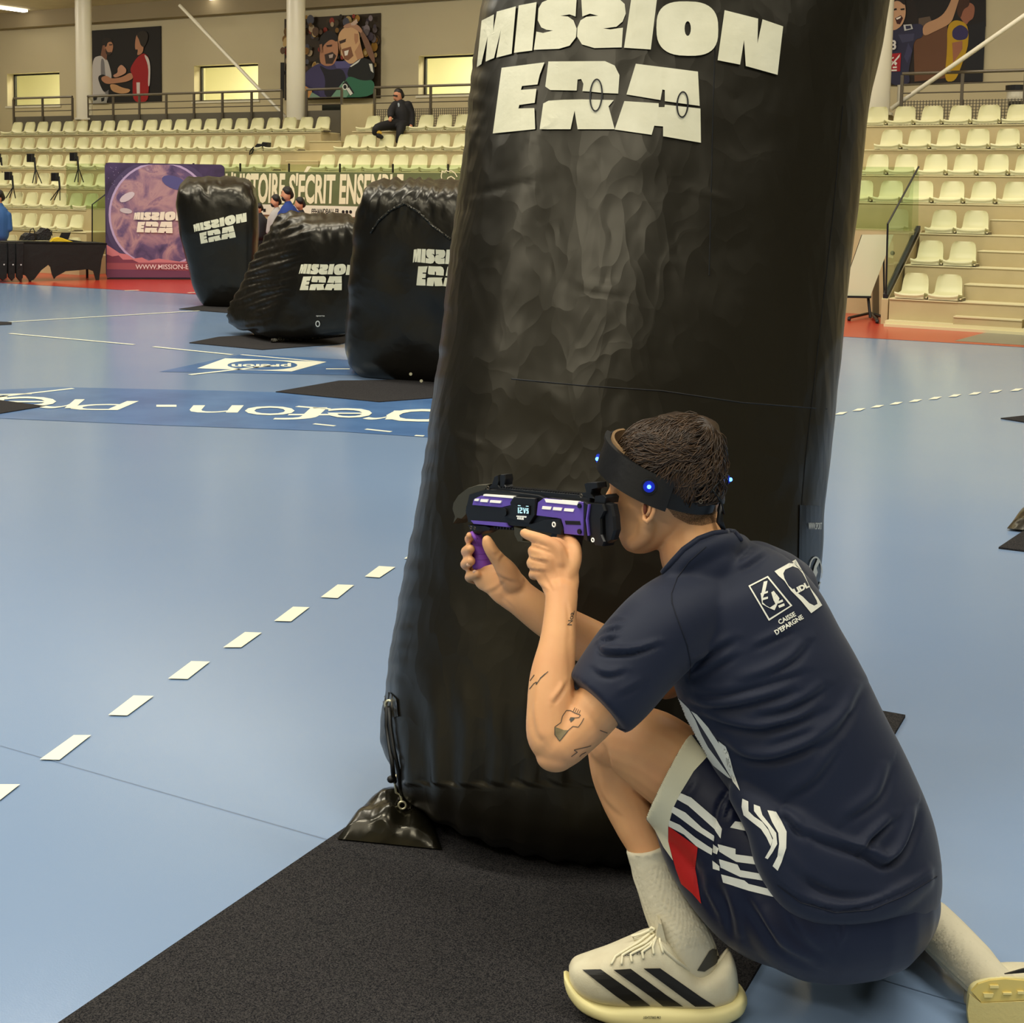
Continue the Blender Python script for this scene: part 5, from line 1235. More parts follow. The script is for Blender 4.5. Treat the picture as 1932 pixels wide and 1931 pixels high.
# ---- ear, finger nails, lashes
e = MB()
def near(x, y, lift): return cast(bb, x, y, lift) or P(x, y, 2.48)
def ear_pt(x, y, l): return P(x, y, 2.468 - l)
e.ell(P(1221, 962, 2.478), (CR * .0105, CU * .023, CF * .010), m_skin, 16, 12)
e.tube([ear_pt(*q) for q in [(1213, 952, .000), (1213, 944, .003), (1221, 940, .004), (1230, 943, .006), (1235, 953, .008), (1233, 965, .008), (1228, 977, .005), (1221, 985, .004), (1216, 980, .002), (1215, 972, .0)]], [.003, .004, .0042, .0044, .0044, .0042, .0044, .0052, .005, .003], m_skin, 10)
e.tube([ear_pt(*q) for q in [(1224, 943, .008), (1227, 953, .009), (1225, 965, .008), (1220, 973, .006)]], .0028, m_skin, 8)
e.build('ear', man, smooth=True)
ec = MB(); ec.ell(P(1217, 961, 2.4655), (CR * .0035, CU * .010, CF * .003), mat('ear_shade', (120, 62, 40), .7), 12, 8); ec.build('ear_shade', man, smooth=True)  # shade of the ear bowl put in as a dark-coloured ellipsoid
nl = MB(); m_nail = mat('nail', (228, 182, 150), rough=.3)
for x, y in ((896, 1079), (884, 1066)):
    q = cast(bb, x, y, .0006)
    if q: nl.ell(q, (CR * .0045, CU * .0035, CF * .0012), m_nail, 12, 6)
nl.build('finger_nail', man, smooth=True)
# ---- tattoos
tk = MB()
def ink(pts, w=1.6, closed=False):
    if closed: pts = pts + [pts[0]]
    for i in range(len(pts) - 1):
        (x0, y0), (x1, y1) = pts[i], pts[i + 1]; L = math.hypot(x1 - x0, y1 - y0) or 1; nx, ny = -(y1 - y0) / L * w / 2, (x1 - x0) / L * w / 2
        decal(tk, bb, [(x0 + nx, y0 + ny), (x1 + nx, y1 + ny), (x1 - nx, y1 - ny), (x0 - nx, y0 - ny)], [(0, 1, 2, 3)], m_ink, step=6, lift=.0008)
t3 = lambda pts: crop(pts, 940, 1080, 4.8275)
ink(t3([(560, 1540), (515, 1480), (515, 1410), (570, 1370), (585, 1310), (620, 1260), (660, 1262), (700, 1285), (745, 1300)]), 1.4)
ink(t3([(560, 1540), (600, 1490), (640, 1440), (680, 1405), (730, 1412), (760, 1370), (780, 1330)]), 1.4); ink(t3([(650, 1350), (660, 1325), (700, 1328), (735, 1325), (750, 1300)]), 1.2)
for k in range(4): ink(t3([(680 + k * 18, 1275 + k * 5), (700 + k * 16, 1235 + k * 8)]), 1.0)
vs, fs = poly2d([t3([(560, 1540), (515, 1480), (515, 1410), (545, 1420), (600, 1440), (640, 1440), (600, 1490)])]); decal(tk, bb, vs, fs, mat('ink_shade', (128, 112, 78), .6), step=6, lift=.0007)
vs, fs = poly2d([t3([(650, 1335), (700, 1325), (690, 1345), (660, 1370)])]); decal(tk, bb, vs, fs, m_ink, step=6, lift=.0008)
ink(t3([(290, 990), (330, 935)]), 1.3); ink(t3([(285, 1065), (325, 1015), (350, 1000), (345, 1025), (390, 960), (455, 905)]), 1.3); ink(t3([(380, 970), (430, 925)]), 1.8)
ink(t3([(665, 1680), (720, 1640), (690, 1620), (820, 1590), (845, 1580)]), 1.3); ink(t3([(740, 1680), (760, 1660), (800, 1640)]), 1.2); ink(t3([(925, 1440), (990, 1465), (1045, 1470)]), 1.2)
vs, fs = text2d('Noa.', bold=.006)
ax_, bx_, ay_, by_ = min(p[0] for p in vs), max(p[0] for p in vs), min(p[1] for p in vs), max(p[1] for p in vs)
vs = [(1071 + (p[1] - ay_) / (by_ - ay_) * -0 + (by_ - p[1]) * 0 + 9 * (1 - (p[1] - ay_) / (by_ - ay_)) * 1.0 - 1 + 5 * (p[0] - ax_) / (bx_ - ax_), 1180 - 27 * (p[0] - ax_) / (bx_ - ax_)) for p in vs]
decal(tk, bb, vs, fs, m_ink, step=8, lift=.0008)
tk.build('tattoo', man)
# ---- hair: cap and locks
h = MB()
hs = [(782, 1262, 1312, .030), (788, 1235, 1336, .055), (800, 1203, 1353, .078), (818, 1180, 1363, .092), (845, 1166, 1369, .098), (875, 1163, 1371, .100), (900, 1170, 1369, .098), (925, 1200, 1366, .090), (945, 1240, 1362, .086)]
rg = []
for y, xa, xb, rd in hs:
    c = P((xa + xb) / 2, y, HD); r = (xb - xa) / 2 * HD / FPX
    rg.append([c + CR * (r * math.cos(a)) + CF * (rd * math.sin(a)) for a in [2 * math.pi * k / 48 for k in range(48)]])
h.loft(densify(rg, 3), m_hair)
cap = h.build('hair', man, smooth=True); cb_ = bvh_of(cap); ndisp(cap, lambda p, n: mnoise.noise(p * 55) * .004 + mnoise.noise(p * 22) * .004)
hl = MB(); random.seed(11)
m_hair2 = mat('brown_hair_lock', (70, 48, 26), rough=.42, spec=.5)
for i in range(1700):
    x = random.uniform(1165, 1368); y = random.uniform(784, 915)
    # locks fall away from the whorl near the back of the crown
    wx, wy = 1335, 800; dx, dy = x - wx, y - wy; L = math.hypot(dx, dy) + 1
    ux, uy = dx / L, dy / L
    if x < 1330: ux, uy = ux * .6 - .55, uy * .6 + .35
    a0 = mnoise.noise(V((x * .022, y * .022, 4))) * 1.3 + random.uniform(-.12, .12); ux, uy = ux * math.cos(a0) - uy * math.sin(a0), ux * math.sin(a0) + uy * math.cos(a0)
    ln = random.uniform(34, 72); cv = random.uniform(-.03, .03) + .012; pts = []
    for k in range(6):
        t = k / 5; q = cast(cb_, x, y, .0015 + .0065 * math.sin(math.pi * min(1, t * .9 + .1)) * random.uniform(.6, 1.2))
        if q is None:
            if k >= 3 and 779 < y < 790 and 1230 < x < 1345: q = P(x, y, HD)
            else: break
        if pts and (q - pts[-1]).length > .03: break
        pts.append(q); x += ux * ln / 5; y += uy * ln / 5; ux, uy = ux - uy * cv * ln / 5, uy + ux * cv * ln / 5
    if len(pts) >= 4: hl.tube(pts, [.0004, .0010, .0012, .0012, .0009, .0003][:len(pts)], random.choice([m_hair, m_hair, m_hair2]), 5)
hl.build('hair_locks', cap, smooth=True)
# shaved sides and sideburn
m_fade = bpy.data.materials.new('shaved_hair'); m_fade.use_nodes = True; nt = m_fade.node_tree; pb = nt.nodes['Principled BSDF']; pb.inputs['Base Color'].default_value = lin((74, 54, 28)) + (1,); pb.inputs['Roughness'].default_value = .8
tc = nt.nodes.new('ShaderNodeTexCoord'); nz = nt.nodes.new('ShaderNodeTexNoise'); nz.inputs['Scale'].default_value = 700; nt.links.new(tc.outputs['Object'], nz.inputs['Vector']); mr = nt.nodes.new('ShaderNodeMapRange'); mr.inputs[1].default_value = .3; mr.inputs[2].default_value = .7; mr.inputs[3].default_value = .15; mr.inputs[4].default_value = .85
nt.links.new(nz.outputs['Fac'], mr.inputs[0]); nt.links.new(mr.outputs[0], pb.inputs['Alpha'])
fd = MB()
for i, pl_ in enumerate(([(1256, 935), (1300, 950), (1358, 940), (1360, 965), (1352, 985), (1325, 992), (1300, 990), (1272, 975), (1256, 955)], [(1256, 935), (1300, 950), (1358, 940), (1359, 958), (1345, 972), (1300, 972), (1268, 958)], [(1178, 910), (1200, 925), (1212, 935), (1196, 934), (1182, 932)])):
    vs, fs = poly2d([pl_]); decal(fd, bb, vs, fs, m_fade, step=6, lift=.0012 + .0004 * i)
fd.build('shaved_hair', man)
# ---- jersey
s = MB()
chain(s, [(1352, 1062, 2.54, 80, .95), (1374, 1108, 2.54, 128, .9), (1402, 1175, 2.53, 156, .82), (1438, 1265, 2.515, 168, .78), (1480, 1345, 2.51, 169, .78), (1524, 1430, 2.505, 166, .78), (1570, 1520, 2.50, 166, .78), (1604, 1610, 2.50, 166, .84), (1620, 1670, 2.50, 155, .9), (1624, 1706, 2.50, 140, .9)], m_shirt, seg=48, cap0=False, cap1=False, n=6)
chain(s, [(1340, 1135, 2.52, 84), (1262, 1178, 2.46, 86), (1205, 1236, 2.425, 86), (1160, 1292, 2.40, 82), (1127, 1330, 2.385, 76)], m_shirt, seg=36, cap1=False)
chain(s, [(1420, 1110, 2.60, 90), (1480, 1130, 2.66, 72), (1400, 1200, 2.72, 66)], m_shirt, seg=30)
chain(s, [(1262, 1098, 2.475, 18), (1282, 1072, 2.472, 20), (1310, 1048, 2.474, 24), (1342, 1034, 2.485, 26), (1372, 1032, 2.52, 30), (1390, 1036, 2.58, 30)], m_shirt, seg=20)
chain(s, [(1275, 1120, 2.49, 34), (1310, 1090, 2.49, 40), (1350, 1070, 2.50, 46)], m_shirt, seg=20)
chain(s, [(1408, 1500, 2.435, 34), (1450, 1560, 2.405, 44), (1474, 1628, 2.392, 48), (1512, 1686, 2.385, 42), (1590, 1706, 2.378, 38), (1670, 1690, 2.385, 40), (1724, 1650, 2.42, 38)], m_shirt, seg=24)
chain(s, [(1500, 1560, 2.42, 60), (1560, 1620, 2.41, 66), (1640, 1630, 2.42, 66)], m_shirt, seg=24)
shirt = remesh(s, 'jersey', man, .0052, m_shirt, smooth=4)
c4 = lambda pts: crop(pts, 1200, 960, 3.218)
FOLDS = [(c4(p_), a_, w_) for p_, a_, w_ in [
    ([(330, 950), (450, 880), (600, 800)], .0045, 10), ([(330, 1040), (450, 980), (600, 900)], .0050, 10), ([(600, 1070), (800, 1010), (950, 930), (1050, 820)], .0050, 12),
    ([(320, 1110), (500, 1130), (700, 1090), (900, 1030), (1030, 990)], .004, 10), ([(310, 1175), (450, 1215), (600, 1205), (800, 1160), (960, 1110)], .0065, 11), ([(740, 1260), (900, 1230), (1050, 1160), (1160, 1080)], .005, 11),
    ([(370, 1240), (520, 1310), (720, 1350), (860, 1330), (1000, 1290), (1120, 1230)], .0075, 12), ([(520, 1420), (640, 1510), (800, 1530), (960, 1490), (1100, 1420), (1280, 1260)], .0085, 14),
    ([(1100, 1480), (1250, 1330), (1400, 1060)], .005, 14), ([(800, 1440), (950, 1390), (1080, 1340)], .003, 10), ([(930, 1760), (1100, 1650), (1240, 1450)], .004, 14), ([(1280, 1900), (1480, 1750), (1560, 1540)], .005, 14),
    ([(620, 380), (700, 340), (800, 270)], .0035, 10), ([(720, 850), (850, 790), (960, 740)], .003, 9), ([(-100, 1140), (-20, 1100), (60, 1060)], .002, 9)]]
t4 = lambda pts: crop(pts, 940, 1080, 4.8275)
FOLDS += [(t4(p_), a_, w_) for p_, a_, w_ in [([(915, 680), (950, 730), (1050, 745), (1250, 730), (1470, 660)], .0075, 7), ([(870, 880), (930, 930), (1030, 945), (1160, 910)], .004, 8), ([(1000, 470), (1080, 440), (1150, 430)], .0035, 6), ([(955, 560), (1060, 525), (1130, 490)], .0045, 6), ([(930, 640), (1020, 610), (1090, 590)], .0045, 6),
    ([(1750, 890), (1850, 810), (1931, 760)], .003, 8), ([(690, 1010), (760, 1150), (900, 1290), (1040, 1370)], .0012, 5)]]
c7 = lambda pts: crop(pts, 1400, 1500, 3.632)
FOLDS += [(c7(p_), a_, w_) for p_, a_, w_ in [([(390, 240), (560, 320), (830, 405), (980, 480), (1100, 400), (1180, 230), (1210, 80)], .010, 12), ([(820, 390), (900, 300), (1040, 170)], .008, 10), ([(270, 420), (420, 570), (620, 680), (800, 700), (1000, 660)], .004, 14), ([(230, 590), (380, 700), (620, 780), (850, 760), (1100, 660), (1340, 510)], .003, 6), ([(250, 130), (330, 190), (420, 300)], .006, 10)]]
vdisp(shirt, fold_field([(p_, a_ * 1.35, w_) for p_, a_, w_ in FOLDS]))
vdisp(shirt, lambda x, y, z: .0016 * np.sin(x * .021 + y * .013) * np.sin(x * -.011 + y * .027))
sb = bvh_of(shirt)
def line_on(bvh, pts, r, m_, lift=.001, n=6, seg=6):
    q = on(bvh, pts, lift, n); g_ = MB()
    if len(q) > 1: g_.tube(q, r, m_, seg)
    return g_
c_ = MB()
for path, r_ in (([(1251, 1082), (1268, 1062), (1290, 1038), (1318, 1018), (1345, 1008), (1372, 1004)], .0055), ([(1372, 1004), (1380, 998), (1392, 1012), (1398, 1020)], .005)):
    c_.tube(on(sb, path, .0015, 6), r_, m_shirt, 8)
c_.build('collar', shirt, smooth=True)
sd_ = MB(); m_sdark = mat('dark_seam', (14, 18, 32), rough=.8)
for path in ([(1332, 1032), (1300, 1060), (1278, 1090), (1267, 1120), (1268, 1140)], c4([(215, 560), (240, 640), (270, 720), (310, 830), (330, 930), (325, 1040)]), [(1073, 1288), (1084, 1318), (1112, 1350), (1150, 1372), (1180, 1378)], c7([(240, 620), (400, 740), (640, 810), (880, 790), (1120, 690), (1335, 560)])):
    q = on(sb, path, .0006, 5); sd_.tube(q, .0009, m_sdark, 5) if len(q) > 1 else None
sd_.build('stitched_seam', shirt)
# three stripes down the side, and those at the vent
st_ = MB()
c5_ = lambda pts: crop(pts, 1050, 1360, 3.862)
def lay(mbx, bv, pts, m_, lift=.0012, step=4):
    vs, fs = poly2d([pts]); decal(mbx, bv, vs, fs, m_, step=step, lift=lift)
A = c4
for pl_ in (A([(235, 1148), (262, 1155), (322, 1215), (362, 1285), (400, 1375), (440, 1450), (500, 1530), (580, 1640), (560, 1632), (470, 1560), (405, 1470), (340, 1360), (300, 1260)]),
            A([(335, 1228), (370, 1250), (440, 1330), (500, 1420), (560, 1480), (590, 1600), (625, 1700), (570, 1620), (520, 1530), (470, 1440), (420, 1360)]),
            A([(500, 1410), (545, 1445), (572, 1520), (590, 1590), (632, 1715), (590, 1660), (560, 1580), (535, 1500)])):
    lay(st_, sb, pl_, m_stripe, .0012, 2)
for pl_ in (c5_([(1355, 570), (1398, 590), (1400, 660), (1440, 700), (1500, 740), (1545, 800), (1575, 870), (1560, 915), (1530, 850), (1490, 790), (1420, 735), (1365, 690), (1350, 630)]),
            c5_([(1438, 612), (1482, 628), (1500, 690), (1555, 760), (1600, 820), (1608, 900), (1575, 960), (1540, 1010), (1520, 1000), (1560, 930), (1578, 860), (1540, 780), (1470, 700), (1440, 660)]),
            c5_([(1536, 655), (1598, 665), (1640, 740), (1675, 810), (1672, 930), (1640, 1030), (1612, 1095), (1575, 1060), (1610, 990), (1622, 900), (1615, 820), (1570, 740)])):
    lay(st_, sb, pl_, m_stripe, .0012, 2)
st_.build('white_stripes', shirt)
# sponsor prints on the back
pr = MB()
fr_o = c4([(682, 470), (800, 410), (948, 590), (806, 682)]); fr_i = c4([(694, 474), (797, 421), (935, 590), (809, 668)])
def wavy(a_, b_, n_=10, amp=.8):
    out = []
    for k in range(n_): t = k / n_; out.append((a_[0] + (b_[0] - a_[0]) * t, a_[1] + (b_[1] - a_[1]) * t + amp * math.sin(k * 1.9)))
    return out
vs, fs = poly2d([fr_o, fr_i]); decal(pr, sb, vs, fs, m_stripe, step=8, lift=.0012)
for pl_ in ([(775, 445), (798, 440), (785, 500), (770, 540), (768, 570), (790, 590), (812, 602), (845, 580), (830, 545), (852, 520), (870, 545), (862, 570), (840, 618), (800, 600), (765, 580), (758, 530)],
            [(755, 515), (800, 500), (800, 512), (757, 527)], [(760, 545), (800, 535), (800, 548), (764, 558)], [(858, 566), (888, 552), (892, 565), (862, 578)], [(862, 590), (898, 575), (902, 590), (868, 604)], [(820, 510), (835, 500), (850, 520), (838, 535), (850, 560), (835, 560)]):
    lay(pr, sb, c4(pl_), m_stripe)
lid_o = c4([(840, 382), (968, 310), (1020, 400), (1055, 480), (1100, 540), (1128, 588), (1062, 636), (1000, 560), (940, 500), (900, 440), (865, 410)])
lid_h = c4([(905, 372), (950, 352), (985, 365), (1010, 395), (1042, 455), (1062, 500), (1095, 560), (1100, 580), (1080, 590), (1050, 575), (1010, 535), (960, 500), (925, 470), (900, 425), (893, 395)])
vs, fs = poly2d([lid_o, lid_h]); decal(pr, sb, vs, fs, m_stripe, step=8, lift=.0012)
def slant_text(t, p0, p1, hgt, bold=.03, lift=.0014):
    """text along p0->p1 (baseline, photo px), letters hgt px tall"""
    vs, fs = text2d(t, bold=bold); ax = min(p[0] for p in vs); bx = max(p[0] for p in vs); ay = min(p[1] for p in vs); by = max(p[1] for p in vs)
    dx, dy = p1[0] - p0[0], p1[1] - p0[1]; L = math.hypot(dx, dy); nx, ny = dy / L, -dx / L
    out = [(p0[0] + dx * (p[0] - ax) / (bx - ax) + nx * hgt * (p[1] - ay) / (by - ay), p0[1] + dy * (p[0] - ax) / (bx - ax) + ny * hgt * (p[1] - ay) / (by - ay)) for p in vs]
    decal(pr, sb, out, fs, m_stripe, step=8, lift=lift)
slant_text('CAISSE', c4([(872, 706)])[0], c4([(972, 652)])[0], 9.5); slant_text("D'EPARGNE", c4([(852, 768)])[0], c4([(1018, 668)])[0], 9.5); slant_text('LIDL', c4([(966, 523)])[0], c4([(1054, 476)])[0], 11, bold=.06)
pr.build('sponsor_print', shirt)
# ---- shorts
s = MB()
chain(s, [(1262, 1462, 2.578, 95, .96), (1300, 1486, 2.565, 99, .96), (1350, 1530, 2.545, 106, .95), (1410, 1590, 2.52, 122, .88), (1475, 1650, 2.49, 136, .82), (1540, 1698, 2.475, 147, .85), (1620, 1690, 2.49, 150, .9)], m_short, seg=40, cap0=False)
chain(s, [(1288, 1545, 2.555, 58, .9), (1320, 1600, 2.545, 72, .9), (1372, 1655, 2.52, 90, .85), (1440, 1700, 2.50, 108, .8), (1520, 1715, 2.49, 120, .8)], m_short, seg=30)
chain(s, [(1640, 1620, 2.52, 128), (1625, 1680, 2.53, 146), (1610, 1720, 2.60, 118)], m_short, seg=36)
chain(s, [(1660, 1690, 2.60, 100), (1625, 1680, 2.78, 90), (1600, 1650, 2.88, 76)], m_short, seg=30)
shorts = remesh(s, 'shorts', man, .0055, m_short, smooth=4)
vdisp(shorts, fold_field([(c5_(p_), a_, w_) for p_, a_, w_ in [([(1060, 1060), (1080, 1250), (1180, 1450)], .006, 10), ([(1200, 1200), (1260, 1400), (1300, 1600)], .007, 12), ([(1400, 1300), (1500, 1500), (1620, 1700)], .007, 12), ([(1290, 480), (1200, 620), (1170, 760)], .007, 9), ([(1330, 520), (1270, 640), (1230, 740)], .005, 7), ([(1000, 420), (950, 500), (910, 540)], .002, 8), ([(1000, 1000), (1030, 1150), (1040, 1300)], .004, 8), ([(1160, 840), (1150, 950), (1180, 1080)], .006, 6), ([(1300, 600), (1340, 700), (1460, 780)], .008, 8), ([(1380, 720), (1420, 820), (1500, 900)], .008, 7), ([(1240, 540), (1330, 620), (1420, 640)], .007, 7)]] +
    [(c7(p_), a_, w_) for p_, a_, w_ in [([(100, 780), (180, 920), (300, 1080), (480, 1170)], .008, 14), ([(620, 880), (640, 960), (650, 1020)], .003, 5), ([(690, 870), (680, 950), (660, 1000)], .003, 5), ([(290, 800), (400, 980), (560, 1100)], .004, 14)]]))
hb = bvh_of(shorts)
sp = MB()
lay(sp, hb, c5_([(975, 95), (1100, 262), (1000, 370), (905, 525), (850, 640), (815, 770), (815, 880), (850, 1020), (780, 920), (720, 800), (660, 720), (618, 640), (615, 590), (650, 520), (745, 370), (860, 220)]), m_hem, .0012, 1.5)
sp.build('cream_hem', shorts)
sp = MB(); lay(sp, hb, c5_([(818, 770), (1030, 925), (1012, 1080), (1055, 1335), (990, 1260), (910, 1190), (870, 1080), (815, 880)]), m_redp, .0012); sp.build('red_panel', shorts)
sp = MB()
for pl_ in ([(905, 530), (980, 560), (1165, 720), (1205, 790), (1195, 860), (1150, 790), (1050, 700), (960, 620), (880, 575)], [(850, 625), (940, 670), (1060, 780), (1150, 840), (1145, 880), (1020, 800), (900, 710), (835, 665)], [(822, 725), (900, 760), (1010, 850), (1135, 935), (1130, 980), (1020, 915), (930, 830), (818, 770)],
            [(1175, 900), (1305, 935), (1305, 975), (1525, 1005), (1530, 1060), (1310, 1030), (1185, 955)], [(1185, 1010), (1320, 1050), (1340, 1090), (1560, 1130), (1560, 1175), (1340, 1140), (1195, 1070)], [(1200, 1120), (1370, 1165), (1400, 1190), (1580, 1235), (1592, 1288), (1400, 1240), (1215, 1180)],
            [(1140, 900), (1180, 930), (1172, 975), (1138, 960)], [(1135, 1020), (1190, 1060), (1190, 1095), (1140, 1080)], [(1300, 735), (1388, 750), (1375, 805), (1265, 780)]):
    lay(sp, hb, c5_(pl_), m_stripe, .0014)
sp.build('white_stripes', shorts)
# ---- socks
s = MB(); chain(s, [(1221, 1596, 2.60, 42), (1226, 1615, 2.598, 41), (1240, 1660, 2.582, 43), (1262, 1715, 2.56, 47), (1286, 1765, 2.54, 51), (1302, 1800, 2.53, 51, .85), (1310, 1830, 2.53, 50, .75), (1306, 1865, 2.53, 40, .7)], m_sock, seg=30, cap0=False)
sock1 = remesh(s, 'sock', man, .0045, m_sock, smooth=2)
vdisp(sock1, lambda x, y, z: .0018 * np.sin((x * .93 - y * .36) * 1.15) * (y > 1632) * (y < 1790) + .0012 * np.exp(-((y - x * .22 - 1338 - 15) / 3) ** 2) * -1)
s = MB(); chain(s, [(1752, 1738, 2.70, 44), (1790, 1775, 2.645, 45), (1830, 1815, 2.59, 44), (1862, 1850, 2.55, 42), (1885, 1875, 2.53, 44)], m_sock, seg=30, cap0=False)
sock2 = remesh(s, 'sock', man, .0045, m_sock, smooth=2)
vdisp(sock2, lambda x, y, z: .0016 * np.sin((x * .68 - y * .73) * .95))
k1 = bvh_of(sock1); g = MB(); lay(g, k1, crop([(1265, 1250), (1370, 1080), (1500, 1000), (1540, 1060), (1420, 1200), (1330, 1260)], 1040, 1560, 4.6), mat('grey_heel', (70, 68, 60), .8)); g.build('grey_heel_patch', sock1)
# ---- shoes
def slab(stations, dn, wd, m_, name, parent, d0=2.53, e=.75, seg=28, ends=True, f3=None):
    """stations: (x, top y, bottom y, half width m)"""
    st = catmull([tuple(float(v) for v in q) for q in stations], 4); rings = []
    for x, ya, yb, w in st:
        rings.append([(f3 or (lambda u, v, ww: P(u, v, d0) + CF * ww))(x, (ya + yb) / 2 - (ya - yb) / 2 * -sgn(math.sin(a), e), w * sgn(math.cos(a), e)) for a in [2 * math.pi * k / seg for k in range(seg)]])
    g_ = MB(); g_.loft(rings, m_); return g_.build(name, parent, smooth=True)
shoe = empty('shoe', G(1240, 1915), None, None); shoe.parent = man; shoe.location = V(shoe.location) - V(man.location)
up = slab([(1074, 1826, 1850, .016), (1084, 1812, 1868, .030), (1112, 1803, 1882, .042), (1150, 1790, 1890, .046), (1190, 1772, 1895, .046), (1226, 1757, 1897, .044), (1255, 1768, 1899, .042), (1290, 1812, 1899, .040), (1318, 1834, 1899, .038), (1350, 1822, 1898, .036), (1374, 1796, 1895, .033), (1386, 1815, 1885, .024), (1392, 1850, 1872, .010)], None, None, m_shoe, 'upper', shoe, d0=2.512)
so = slab([(1064, 1838, 1852, .014), (1072, 1842, 1872, .030), (1096, 1864, 1895, .043), (1140, 1880, 1913, .048), (1190, 1881, 1925, .048), (1240, 1882, 1929, .047), (1290, 1885, 1929, .046), (1340, 1884, 1926, .046), (1375, 1876, 1915, .042), (1396, 1866, 1903, .036), (1407, 1876, 1890, .016)], None, None, m_sole, 'sole', shoe, d0=2.512, e=.6)
def shoe_bvh(*os):
    vs = []; fs = []
    for o in os:
        k = len(vs); o0 = parent_loc(o); vs += [tuple(v.co + o0) for v in o.data.vertices]; fs += [tuple(i + k for i in p.vertices) for p in o.data.polygons]
    return BVHTree.FromPolygons(vs, fs)
sh = shoe_bvh(up, so); m_sb = mat('black_stripe', (30, 28, 24), rough=.5)
for pl_ in ([(270, 1245), (430, 1240), (740, 1460), (860, 1555), (690, 1558), (560, 1470)], [(540, 1245), (690, 1235), (1010, 1470), (1145, 1560), (970, 1558), (870, 1480)], [(800, 1232), (945, 1230), (1300, 1480), (1425, 1560), (1250, 1562), (1150, 1490)]):
    g = MB(); lay(g, sh, crop(pl_, 1040, 1560, 4.6), m_sb, .0015); g.build('side_stripe', shoe)
c6 = lambda pts: crop(pts, 1040, 1560, 4.6)
m_lace = mat('cream_lace', (232, 224, 190), rough=.8)
for p_ in (c6([(520, 1200), (560, 1130), (640, 1080), (760, 1010), (860, 930), (900, 900)]), c6([(610, 1200), (620, 1120), (720, 1060), (820, 1010), (900, 940)]), c6([(700, 1180), (690, 1110), (790, 1060), (880, 1000)]), c6([(800, 1150), (790, 1090), (860, 1040), (900, 980)]), c6([(890, 1110), (880, 1050), (910, 960)]), c6([(970, 1100), (940, 1000), (930, 900)])):
    q = on(sh, p_, .002, 4); g = MB()
    if len(q) > 2: g.tube(q, .0024, m_lace, 6); g.build('lace', shoe, smooth=True)
g = MB(); g.tube([P(x, y, 2.50) for x, y in c6([(890, 930), (850, 900), (780, 935), (700, 950), (720, 985), (800, 960), (880, 905), (900, 890), (870, 880), (850, 905)])], .0028, m_lace, 6); g.build('lace_bow', shoe, smooth=True)
g = MB(); g.prism(c6([(915, 900), (930, 830), (960, 850), (985, 940), (1010, 1040), (960, 1060), (900, 1000)]), lambda u, v, w: P(u, v, 2.49) + CF * w, 0, .03, m_shoe, bev=1, bw_=.004); g.build('tongue', shoe)
g = MB(); q = on(sh, c6([(940, 1010), (1000, 1090), (1100, 1180), (1200, 1250), (1290, 1275), (1400, 1235), (1480, 1150), (1535, 1070)]), .001, 5); g.tube(q, .0035, m_shoe, 8); g.build('collar_piping', shoe, smooth=True)
g = MB()
for t_, x0, y0, x1, y1 in (('ADIZERO', 625, 1090, 720, 1125), ('EVO', 740, 1085, 815, 1115)):
    vs, fs = text2d(t_, bold=.02, shear=.3); vs = crop(fit2d(vs, x0, y0, x1, y1), 1040, 1560, 4.6); decal(g, sh, vs, fs, m_sb, step=6, lift=.0022)
vs, fs = text2d('LIGHTSTRIKE PRO', bold=.02, shear=.2); vs = crop(fit2d(vs, 798, 1648, 950, 1668), 1040, 1560, 4.6); decal(g, sh, vs, fs, m_sb, step=6, lift=.0018); g.build('small_print', shoe)
# rear shoe: tipped on its toes, sole to the viewer
shoe2 = empty('shoe', G(1880, 1925), None, None); shoe2.parent = man; shoe2.location = V(shoe2.location) - V(man.location)
def f2(u, v, w): return P(u, v, 2.50) + CF * w
slab([(1822, 1890, 1920, .012), (1830, 1862, 1935, .030), (1850, 1838, 1950, .040), (1880, 1826, 1960, .046), (1920, 1822, 1975, .048), (1980, 1826, 1985, .046), (2060, 1850, 1990, .040), (2110, 1900, 1985, .020)], None, None, m_shoe, 'upper', shoe2, f3=lambda u, v, w: P(u, v, 2.56) + CF * w)
slab([(1826, 1880, 1925, .008), (1832, 1862, 1945, .014), (1850, 1852, 1965, .017), (1890, 1846, 1985, .018), (1940, 1848, 1995, .018), (2000, 1856, 2000, .018), (2080, 1880, 2005, .016), (2125, 1930, 1995, .008)], None, None, m_sole, 'sole', shoe2, f3=lambda u, v, w: P(u, v, 2.505) + CF * w, e=.55)
m_out = mat('amber_outsole', (222, 198, 112), rough=.5)
g = MB(); g.prism(c7([(1575, 1350), (1620, 1300), (1700, 1275), (1800, 1265), (2100, 1290), (2100, 1400), (1700, 1420), (1640, 1425)]), lambda u, v, w: P(u, v, 2.484) + CF * w, 0, .006, m_out); g.build('outsole', shoe2)
g = MB(); g.prism(c7([(1560, 1370), (1640, 1430), (2100, 1410), (2100, 1600), (1560, 1600), (1545, 1480)]), lambda u, v, w: P(u, v, 2.482) + CF * w, 0, .006, mat('straw_outsole', (214, 196, 128), rough=.6, bump=(150, .4, .002))); g.build('outsole', shoe2)
g = MB()
for pl_ in ([(1700, 1310), (1760, 1310), (1760, 1328), (1700, 1328)], [(1655, 1365), (1725, 1365), (1715, 1392), (1660, 1392)], [(1790, 1360), (1850, 1360), (1850, 1372), (1790, 1372)], [(1890, 1350), (1932, 1350), (1932, 1368), (1890, 1368)]): g.prism(c7(pl_), lambda u, v, w: P(u, v, 2.480) + CF * w, 0, .004, mat('tread_window', (236, 216, 140), .4))
g.build('tread_windows', shoe2)
